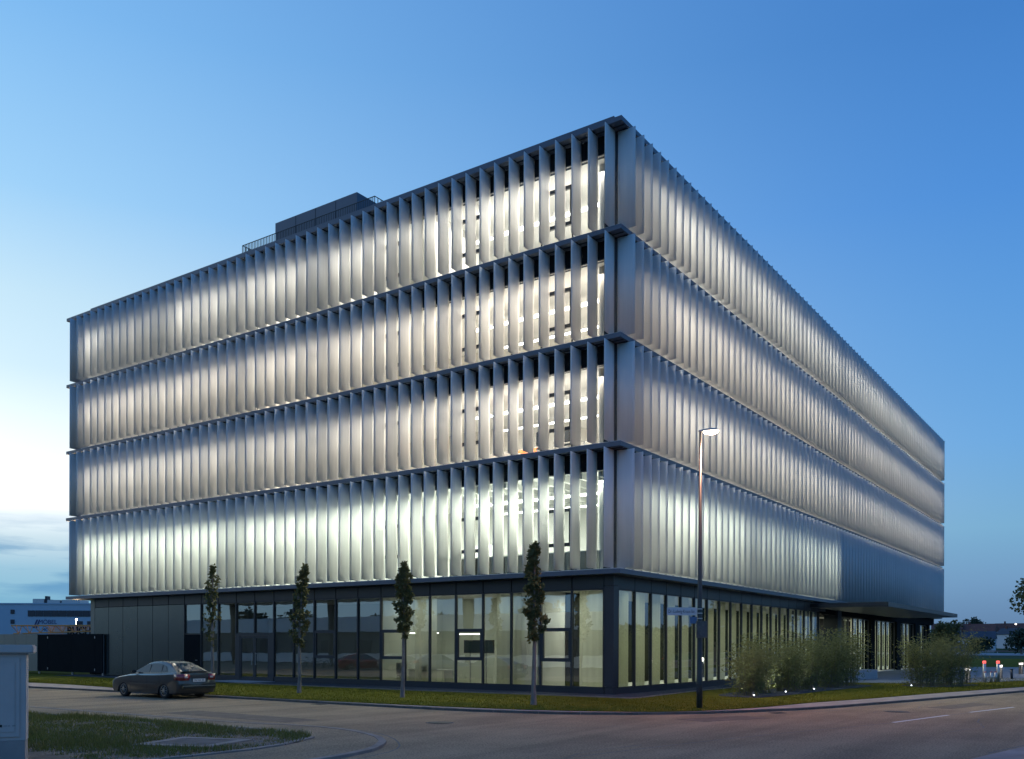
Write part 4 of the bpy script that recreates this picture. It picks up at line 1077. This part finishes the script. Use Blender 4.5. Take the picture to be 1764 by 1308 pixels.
# local x to the right along the front, y into depth; right front corner at the origin
MB().box(-1.35, -.02, 0, -.01, .40, .38).build('plinth', M['cab2'], cb_)
MB().box(-1.35, 0, .381, 0, .38, 1.76).build('cabinet_body', M['cab'], cb_, bevel=.006)
MB().box(-1.24, -.022, .44, -.085, -.001, 1.70).build('door', M['cab'], cb_, bevel=.006)
MB().box(-1.16, -.030, .52, -.15, -.0225, 1.62).build('door_panel', M['cab'], cb_, bevel=.004)
MB().box(-1.42, -.09, 1.765, .11, .47, 1.90).build('lid', M['cab'], cb_, bevel=.02)
MB().box(-.38, -.0325, .60, -.33, -.0302, .64).build('lock_mark', M['ink'], cb_)
mb = MB()
for k, w_ in enumerate((.05, .03, .045)): mb.box(-.31 + .06 * k, -.0325, .612, -.31 + .06 * k + w_, -.0302, .628)
mb.build('maker_plate', M['cab2'], cb_)

# ------------------------------------------------------------------ BIN ENCLOSURE left of the building
en = empty('bin_enclosure', (0, 0, 0), label='low dark panelled bin enclosure with gates at the left end of the building', cat='enclosure')
ex0 = .38
for k, (y0, y1) in enumerate(((34.9, 35.7), (35.7, 38.3), (38.3, 41.0), (41.0, 42.2))):
    MB().box(ex0, y0 + .012, .18, ex0 + .06, y1 - .012, 2.52).build('gate_panel', M['gate'], en)
for k in range(4):
    MB().box(ex0 - .03, 42.2 + 1.4 * k + .01, .18, ex0 + .03, 42.2 + 1.4 * (k + 1) - .01, 2.55).build('side_panel', M['panel2'], en)  # lighter material stands in for the brighter light falling on these panels
for y in (35.7, 41.0):
    for z in (.3, 2.25): MB().box(ex0 - .03, y - .025, z, ex0 - .001, y + .025, z + .13).build('hinge', M['steel'], en)
MB().box(ex0 + .07, 36.7, .18, 1.2, 47.8, .22).build('base_rail', M['gate'], en)
for y in (35.0, 38.3, 42.2, 47.7): MB().box(ex0 + .061, y - .05, 0, ex0 + .14, y + .05, 2.50).build('post', M['steel'], en)
MB().box(ex0 + .145, 34.9, .1, ex0 + .165, 36.5, 2.5).build('end_panel', M['gate'], en)

# ------------------------------------------------------------------ FAR LEFT: warehouse, crane boom, truck
M['whblue'] = mat('pale_blue_render', (.40, .52, .62), .8, var=.05, scale=.1)
M['whglass'] = mat('dark_window', (.03, .035, .05), .2)
M['boom'] = mat('crane_boom_paint', (.95, .40, .12), .6)
M['signw'] = mat('sign_white', (.6, .6, .58), .6)
M['deepblue'] = mat('sign_deep_blue', (.03, .04, .14), .6)
wd = Vector((42.04 - 34.77, 106.91 - 117.4)).normalized(); wang = math.atan2(wd.y, wd.x)
wh = empty('warehouse', (34.77, 117.4, 0), wang, label='long pale blue furniture warehouse far behind the bin enclosure', cat='building')
MB().box(-25, 0, 0, 40, 30, 7.55).build('wall', M['whblue'], wh)
MB().box(-25.1, -.1, 7.551, 40.1, 30, 7.75).build('roof_edge', M['whblue'], wh)
for k in range(22):
    x0 = 4.05 + k * 1.1; MB().box(x0, -.08, 5.85, x0 + 1.04, -.001, 6.70).build('window', M['whglass'], wh)
for z in (6.2, 4.8): MB().box(1.6, -.08, z, 2.15, -.001, z + .6).build('window', M['whglass'], wh)
for x in (10.95, 12.45): MB().box(x, -.08, 4.55, x + .85, -.001, 5.2).build('window', M['whglass'], wh)
for x, l_, hh in ((3.1, 1.7, .75), (5.2, 1.9, .6), (7.3, 2.6, .62)): MB().box(x, 3, 7.751, x + l_, 6, 7.75 + hh).build('roof_unit', M['steel'], wh, bevel=.05)
MB().box(4.9, 3, 7.76, 5.19, 4, 8.9).build('chimney', M['dark'], wh)
text('lettering', 'MÖBEL', .84, M['deepblue'], wh, (6.85, -.03, 5.05), (R(90), 0, 0), ext=.01)
mb = MB(); mb.quad((4.75, -.02, 4.2), (5.0, -.02, 4.2), (5.5, -.02, 5.4), (5.25, -.02, 5.4)).quad((5.12, -.02, 4.2), (5.3, -.02, 4.2), (5.8, -.02, 5.4), (5.62, -.02, 5.4)); mb.build('slanted_stripes', M['deepblue'], wh)
MB().box(8.05, -.05, 4.15, 8.35, -.001, 4.65).build('sign_block', M['deepblue'], wh)
text('lettering', 'MÖBEL', .62, M['deepblue'], wh, (7.0, -.03, 3.95), (R(90), 0, 0), ext=.01)
# orange lattice boom lying along the site
bo = empty('crane_boom', (7.63, 60.03, 0), math.atan2(54.72 - 60.03, 11.31 - 7.63), label='orange lattice crane boom lying level above the bin enclosure', cat='crane')
mb = MB(); Lb = 12.5
for y, z in ((0, 3.42), (.7, 3.42), (.35, 2.75)): mb.tube((0, y, z), (Lb, y, z + (.05 if z > 3 else .45)), .055, n=6)
mb.build('chord', M['boom'], bo)
mb = MB(); k = 0; x = 0.
while x < Lb - .9:
    zl = 2.75 + .45 * x / Lb
    mb.tube((x, 0, 3.43), (x + .45, .35, zl), .03, n=5).tube((x + .45, .35, zl), (x + .9, 0, 3.45), .03, n=5).tube((x, .7, 3.43), (x + .45, .35, zl), .03, n=5).tube((x, 0, 3.43), (x, .7, 3.43), .03, n=5); x += .9
mb.build('lattice', M['boom'], bo)
for x in (.6, 6.5, 11.8): MB().box(x, .1, 0, x + .25, .6, 2.8).build('trestle', M['steel'], bo)
tk = empty('truck_trailer', (8.7, 60.5, 0), math.atan2(54.72 - 60.03, 11.31 - 7.63), label='white truck trailer with black lettering mostly hidden behind the bin enclosure', cat='trailer')
MB().box(2.2, 0, .9, 9, 2.4, 3.4).build('box_body', M['signw'], tk)
text('lettering', 'BUCHER', .95, M['ink'], tk, (5.2, -.02, 2.98), (R(90), 0, 0), ext=.01, sx=.78, bold=.03)
for x in (1, 2.2, 6.5, 7.5):
    MB().lathe([(.45, -.12), (.5, 0), (.45, .12)], n=14, axis='y').build('wheel', M['rubber'], tk).location = (x, .2, .5)
# a lamp over there
point((15.4, 64.0, 4.0), 1500, (1, .72, .45), .15)
o = empty('yard_lamp', (15.62, 64.3, 0), label='small white lit lamp in the yard before the warehouse', cat='lamp')
MB().tube((0, 0, 0), (0, 0, 4.1), .05, .03).build('pole', M['pole'], o); MB().lathe([(.0, 4.1), (.08, 4.13), (.09, 4.2), (.0, 4.26)], n=10).build('lens', M['sodium2'], o)

# ------------------------------------------------------------------ FAR RIGHT: road, trees, houses
o = MB().prism([(150, -90), (1500, -250), (1500, 400), (150, 200)], -.15, .004).build('far_field', M['field']); tag(o, kind='structure')
o = MB().prism([(225, -140), (330, -140), (330, 180), (225, 180)], -.1, .06).build('far_road', mat('far_asphalt', (.25, .26, .28), .8)); tag(o, kind='structure')
o = empty('guard_rail', (0, 0, 0), label='long thin guard rail beyond the distant road', cat='guard rail')
MB().box(338, -140, .55, 338.2, 180, .95).build('rail', mat('rust_rail', (.22, .15, .13), .7), o)
for k in range(40): MB().box(338.21, -140 + 8 * k, 0, 338.4, -139.7 + 8 * k, .95).build('post', M['steel'], o)
def blob_tree(loc, H, r, label, seed, nl=1600, ls=.9, cb=.25, group='trees among the far houses', m_=None):
    rs = random.Random(seed); t = empty('tree', loc, label=label, cat='tree', group=group)
    MB().tube((0, 0, 0), (0, 0, H * .55), r * .07, r * .03, n=7).build('trunk', M['bark'], t)
    mb = MB(); cs = [(rv(rs) * r * rs.uniform(.2, .75), r * rs.uniform(.28, .55)) for _ in range(16)]
    zc = H * (cb + (1 - cb) / 2); sz = H * (1 - cb) / 2 / r
    for i in range(nl):
        c, cr2 = rs.choice(cs); p = c + rv(rs) * cr2 * rs.uniform(.6, 1.05); p = Vector((p.x, p.y, zc + p.z * sz * .95))
        p.z = min(max(p.z, H * cb * .7), H); leaf(mb, p, rv(rs), ls * rs.uniform(.6, 1.2), ls * .7, rs)
    mb.build('crown', m_ or M['leafC'], t); return t
M['roofred'] = mat('roof_tiles_red', (.16, .065, .05), .85, var=.25, scale=.5)
M['roofblue'] = mat('roof_tiles_dark', (.055, .065, .085), .8, var=.2, scale=.5)
M['housew'] = mat('house_render', (.55, .58, .62), .8)
o = MB(); 
hill = []
for i in range(14):
    for j in range(9):
        x = 340 + i * 45; y = -160 + j * 45; hill.append((x, y, (0 if i == 0 else 1.2 + i * 1.15 + 1.2 * math.sin(j * .9 + i))))
o.v = hill; o.f = [(i * 9 + j, (i + 1) * 9 + j, (i + 1) * 9 + j + 1, i * 9 + j + 1) for i in range(13) for j in range(8)]
tag(o.build('hill', M['field'], smooth=True), kind='structure')
def house(loc, rz, w_, d_, h_, rh, roof, label, dorm=0, base=0):
    o = empty('house', loc, R(rz), label=label, cat='house', group='houses on the far slope')
    MB().box(-w_ / 2, -d_ / 2, -3, w_ / 2, d_ / 2, h_).build('wall', M['housew'], o)
    mb = MB(); e = .5
    A_, B_, C_, D_ = (-w_ / 2 - e, -d_ / 2 - e, h_ + .01), (w_ / 2 + e, -d_ / 2 - e, h_ + .01), (w_ / 2 + e, d_ / 2 + e, h_ + .01), (-w_ / 2 - e, d_ / 2 + e, h_ + .01)
    E_, F_ = (-w_ / 2 - e, 0, h_ + rh), (w_ / 2 + e, 0, h_ + rh)
    mb.quad(A_, B_, F_, E_).quad(C_, D_, E_, F_).quad(D_, A_, E_).quad(B_, C_, F_).quad(A_, D_, C_, B_)
    rf_ = mb.build('roof', roof, o)
    MB().box(w_ * .2, -.4, h_ + rh * .7, w_ * .2 + .7, .4, h_ + rh + .9).build('chimney', M['roofred'], rf_)
    for k in range(dorm):
        x = -w_ * .3 + k * w_ * .3; MB().box(x, -d_ * .32, h_ + rh * .3, x + 1.4, -d_ * .1, h_ + rh * .72).build('dormer', M['housew'], rf_)
    n = int(w_ // 3)
    for k in range(n):
        x = -w_ / 2 + (k + .5) * w_ / n; f = MB().box(x - .5, -d_ / 2 - .06, h_ * .35, x + .5, -d_ / 2 - .001, h_ * .35 + 1.3).build('window', M['whglass'], o)
H = [((352, 38.2, 1.6), 92, 15, 8, 3.6, 2.9, 'roofblue', 'wide pale house with dark dormered roof in the middle of the far slope', 3),
     ((352, 46.2, 2.2), 95, 5.5, 7, 5.6, 1.9, 'roofblue', 'narrow pale gabled house left of the wide dark roofed one', 0),
     ((430, 60, 5.6), 100, 12, 8, 4.2, 3.2, 'roofred', 'red roofed house at the left of the far slope beside the building edge', 0),
     ((432, 47.5, 5.0), 84, 15, 8, 4.2, 3.6, 'roofred', 'red roofed house on the crest left of centre', 1),
     ((445, 35, 5.2), 92, 13, 8, 4.0, 4.0, 'roofred', 'red roofed house on the crest behind the wide dark roofed one', 2),
     ((438, 23, 4.4), 96, 14, 8, 4.0, 3.4, 'roofred', 'red roofed house right of the crest', 2),
     ((425, 11, 3.0), 80, 12, 8, 4.0, 3.2, 'roofred', 'red roofed house half hidden by the dark trees on the right', 0),
     ((395, 30, 3.2), 60, 8, 7, 4.2, 2.6, 'roofblue', 'small dark roofed house with its pale gable towards the road', 0),
     ((300, 36.5, -2.2), 96, 10, 8, 2.6, 2.6, 'roofblue', 'low dark roofed barn at the foot of the far slope', 0)]
for loc, rz, w_, d_, h_, rh, rf2, lb, dm in H: house(loc, rz, w_, d_, h_, rh, M[rf2], lb, dm)
T = [((250, 39.5, 0), 6.5, 4.2, 'bushy dark tree just right of the canopy end'), ((262, 34, 0), 4.2, 3.8, 'low dark tree in front of the pale house walls'),
     ((255, 23, 0), 5.0, 4.5, 'round dark tree below the dark roofed house'), ((268, 13.5, 0), 8.0, 5, 'tall dark tree right of the wide house'),
     ((250, 6, 0), 9.2, 5.5, 'broad dark tree under the distant street lamp'), ((245, -2, 0), 10, 6, 'broad dark tree at the right border of the far slope'),
     ((300, 3, 0), 12.5, 6.5, 'tallest dark tree on the right of the far slope'), ((310, 16, 0), 9.5, 5, 'dark tree behind the round one'),
     ((340, 52, 2), 7.6, 5, 'dark tree behind the canopy tip'), ((440, 50, 5), 11.5, 5, 'dark tree crown on the skyline above the red roofs'), ((445, 62, 5), 9, 6, 'dark tree on the skyline at the building edge'),
     ((350, -12, 2), 14, 8, 'dark tree mass at the far right border')]
for i, (loc, h_, r, lb) in enumerate(T): blob_tree(loc, h_, r, lb, 70 + i, 1500, .95, .12)
blob_tree((88, 3.2, 0), 5.6, 2.1, 'leafy green tree standing just behind the far end of the canopy', 90, 2600, .32, .2, 'trees near the building', M['leafA'])
blob_tree((117.6, -5.0, 0), 12.5, 4.8, 'big leafy tree cut by the right border', 91, 4200, .5, .35, 'trees near the building', M['leafA'])
for i, (x, y, z, lb) in enumerate(((330, 21.5, 9.9, 'tall lit street lamp among the trees of the far slope'), (330, 43.2, 7.6, 'small lit lamp by the pale narrow house'))):
    o = empty('distant_street_lamp', (x, y, 0), label=lb, cat='street lamp')
    MB().tube((0, 0, 0), (0, 0, z), .1, .06).build('pole', M['pole'], o); MB().lathe([(.0, z), (.28, z + .1), (.28, z + .4), (.0, z + .55)], n=8).build('lens', M['sodium2'], o)

# ------------------------------------------------------------------ WHAT THE GLASS MIRRORS
# long flat hall with a pale parapet and an open canopy in front, across the side street
hall = empty('car_park_hall', (0, 0, 0), label='long flat hall with pale parapet mirrored in the left ground floor glass', cat='building')
M['hallwall'] = mat('hall_wall', (.09, .10, .10), .6)
M['par'] = mat('pale_parapet', (.82, .80, .76), .8, var=.08, scale=.3)
MB().box(-52, 14, 0, -39.2, 96, 3.39).build('wall', M['hallwall'], hall)
y = 14.
while y < 96: MB().box(-39.15, y + .02, 3.40, -38.9, y + 4.08, 4.95).build('parapet_panel', M['par'], hall); y += 4.1
for k in range(16): MB().box(-39.19, 16 + 5 * k, 1.1, -39.14, 18.6 + 5 * k, 2.6).build('window', M['whglass'], hall)
MB().box(-39.19, 14, 0, -39.13, 96, 1.05).build('base_wall', M['par'], hall)
cp = empty('open_canopy', (0, 0, 0), label='high flat canopy roof on columns mirrored in the top of the left ground floor glass', cat='canopy')
MB().box(-31.5, 8, 6.0, -27, 62, 6.9).build('roof', M['dark'], cp)
for y in (14, 30, 46, 60):
    for x in (-28.5,): MB().lathe([(.16, -.1), (.28, 1.5), (.40, 4.2), (.48, 6.09)], (x, y, 0), n=10).build('column', M['dark'], cp)
for i, (x, y) in enumerate(((-60, 70), (-58, 84), (-62, 98), (-57, 58), (-60, 44))):
    blob_tree((x, y, -.1), 6.6 + (i * 37 % 3) * .8, 3.6, 'broad tree behind the hall mirrored in the left glass', 120 + i, 1300, .7, .2, 'trees behind the car park hall')
# bicycles in a row in front of the hall
def bicycle(loc, rz, label):
    o = empty('bicycle', loc, rz, label=label, cat='bicycle', group='bicycles mirrored in the glass')
    for x in (-.52, .52):
        mb = MB()
        for k in range(18):
            a, b_ = 2 * math.pi * k / 18, 2 * math.pi * (k + 1) / 18; mb.tube((x + .34 * math.cos(a), 0, .35 + .34 * math.sin(a)), (x + .34 * math.cos(b_), 0, .35 + .34 * math.sin(b_)), .018, n=4)
        for k in range(8): a = math.pi * 2 * k / 8; mb.tube((x, 0, .35), (x + .33 * math.cos(a), 0, .35 + .33 * math.sin(a)), .004, n=3)
        mb.build('wheel', M['rubber'], o)
    MB().tube((-.52, 0, .35), (-.15, 0, .78), .014, n=5).tube((-.15, 0, .9), (-.02, 0, .32), .016, n=5).tube((-.15, 0, .76), (.38, 0, .82), .016, n=5).tube((-.02, 0, .32), (.38, 0, .72), .016, n=5).tube((-.52, 0, .35), (-.02, 0, .32), .013, n=5).tube((.52, 0, .35), (.34, 0, .95), .015, n=5).build('bike_frame', M['steel'], o)
    MB().box(-.30, -.06, .90, -.05, .06, .95).build('saddle', M['blackpl'], o); MB().tube((.33, -.27, .98), (.33, .27, .98), .014, n=5).build('handlebar', M['steel'], o)
for k in range(5): bicycle((-21.6 - .25 * k, 38.2 + 1.1 * k, -.075), R(150 + 17 * k), 'parked bicycle in the row mirrored beside the red car')
for k in range(4): bicycle((-22 - .3 * k, 21.5 + .9 * k, -.075), R(30 + 13 * k), 'parked bicycle in the row mirrored in the lit panes')
# tree belt on the far side of the main street
tb = MB(); rs = random.Random(5)
for i in range(15000):
    x = rs.uniform(-80, 330); hgt = 7.2 + 1.6 * noise.noise(Vector((x * .05, 0, 0))) + .9 * noise.noise(Vector((x * .3, 3, 0)))
    z = rs.uniform(0, hgt) ; leaf(tb, Vector((x, -98 + rs.uniform(-4, 4), z)), rv(rs), rs.uniform(1.2, 2.2), 1.3, rs)
o = tb.build('distant_wood', M['leafC']); tag(o, kind='stuff')
for i, (x, y, h_) in enumerate(((76, -26, 9), (84, -27, 11), (95, -29, 9.5), (108, -31, 11), (122, -33, 10))):
    t = blob_tree((x, y, 0), h_, 2.6, 'conifer on the far side of the main street mirrored in the curtained glazing', 140 + i, 1500, .5, .1, 'trees across the main street')

# ------------------------------------------------------------------ GRASS
M['blade'] = mat('grass_blade', (.19, .19, .04), .9, spec=.03, var=.4, scale=1.2, col2=(.22, .17, .06))
M['blade2'] = mat('lawn_blade', (.155, .145, .02), .9, spec=.03)
def point_in(p, poly):
    x, y = p; c = False; j = len(poly) - 1
    for i in range(len(poly)):
        if (poly[i][1] > y) != (poly[j][1] > y) and x < (poly[j][0] - poly[i][0]) * (y - poly[i][1]) / (poly[j][1] - poly[i][1]) + poly[i][0]: c = not c
        j = i
    return c
vp = [(p.x, p.y) for p in vl] + [(-60, 40)]
rs = random.Random(21); gr = MB(); cnt = 0
Q2 = [(-20.7, -.7), (-19.1, -.15), (-18.55, -1.8), (-20.1, -2.3)]
while cnt < 52000:
    x = rs.uniform(-25.5, -16.8); y = rs.uniform(-3, 9.5)
    d = noise.noise(Vector((x * .55, y * .55, 0))) + .5 * noise.noise(Vector((x * 1.9, y * 1.9, 4))) + .05
    if y < -1.2: d -= .2
    if x < -22.3 and y < 1: continue
    if rs.random() > (d + .45) * 2.2: 
        cnt += .15; continue
    if point_in((x, y), Q2) or not point_in((x, y), vp): continue
    h_ = rs.uniform(.03, .085) * (1.0 + max(0, d) * 1.6); a = rs.uniform(0, 6.28); w_ = .006 + .004 * rs.random(); b = len(gr.v)
    lx, ly = rs.gauss(0, .03), rs.gauss(0, .03)
    gr.v += [(x - math.cos(a) * w_, y - math.sin(a) * w_, -.018), (x + math.cos(a) * w_, y + math.sin(a) * w_, -.018), (x + lx, y + ly, -.012 + h_)]; gr.f.append((b, b + 1, b + 2)); cnt += 1
tag(gr.build('verge_grass', M['blade']), kind='stuff')
gr = MB(); rs = random.Random(22)
lp = [(p.x, p.y) for p in ll]
for i in range(len(ll) - 1):
    p, q = ll[i], ll[i + 1]
    if p.y > 33 or p.x > 32: continue
    L_ = (q - p).length; n = Vector((-(q - p).y, (q - p).x)).normalized()
    if n.dot(Vector((1, .6))) < 0: n = -n
    for k in range(int(L_ * 700)):
        t_ = rs.random(); dd = rs.random() ** 1.5 * 6.5 - .03; c = p.lerp(q, t_) + n * dd
        if c.x > -1.7 and c.y > -1.3 and c.x < 20 or c.x > -1.7 and c.y > -1.1: continue
        if c.x > 1.9 and c.y > -5.2 and c.x < 16.4: continue
        h_ = rs.uniform(.03, .07); a = rs.uniform(0, 6.28); b = len(gr.v)
        gr.v += [(c.x - math.cos(a) * .009, c.y - math.sin(a) * .009, .01), (c.x + math.cos(a) * .009, c.y + math.sin(a) * .009, .01), (c.x + rs.gauss(0, .02), c.y + rs.gauss(0, .02), .01 + h_)]; gr.f.append((b, b + 1, b + 2))
tag(gr.build('lawn_grass', M['blade2']), kind='stuff')
# loose stones on the verge
st_ = MB(); rs = random.Random(9); n_ = 0
while n_ < 900:
    x = rs.uniform(-22, -16.9); y = rs.uniform(-2.9, 6)
    if not point_in((x, y), vp) or point_in((x, y), Q2): continue
    if noise.noise(Vector((x * .55, y * .55, 0))) > .15 and y > -1: 
        if rs.random() < .8: continue
    r = rs.uniform(.008, .03); b = len(st_.v)
    st_.v += [(x - r, y - r, -.014), (x + r, y - r * .8, -.014), (x + r * .9, y + r, -.014), (x - r * .8, y + r, -.014), (x, y, -.012 + r)]
    st_.f += [(b, b + 1, b + 4), (b + 1, b + 2, b + 4), (b + 2, b + 3, b + 4), (b + 3, b, b + 4)]; n_ += 1
tag(st_.build('verge_gravel', M['kerb']), kind='stuff')
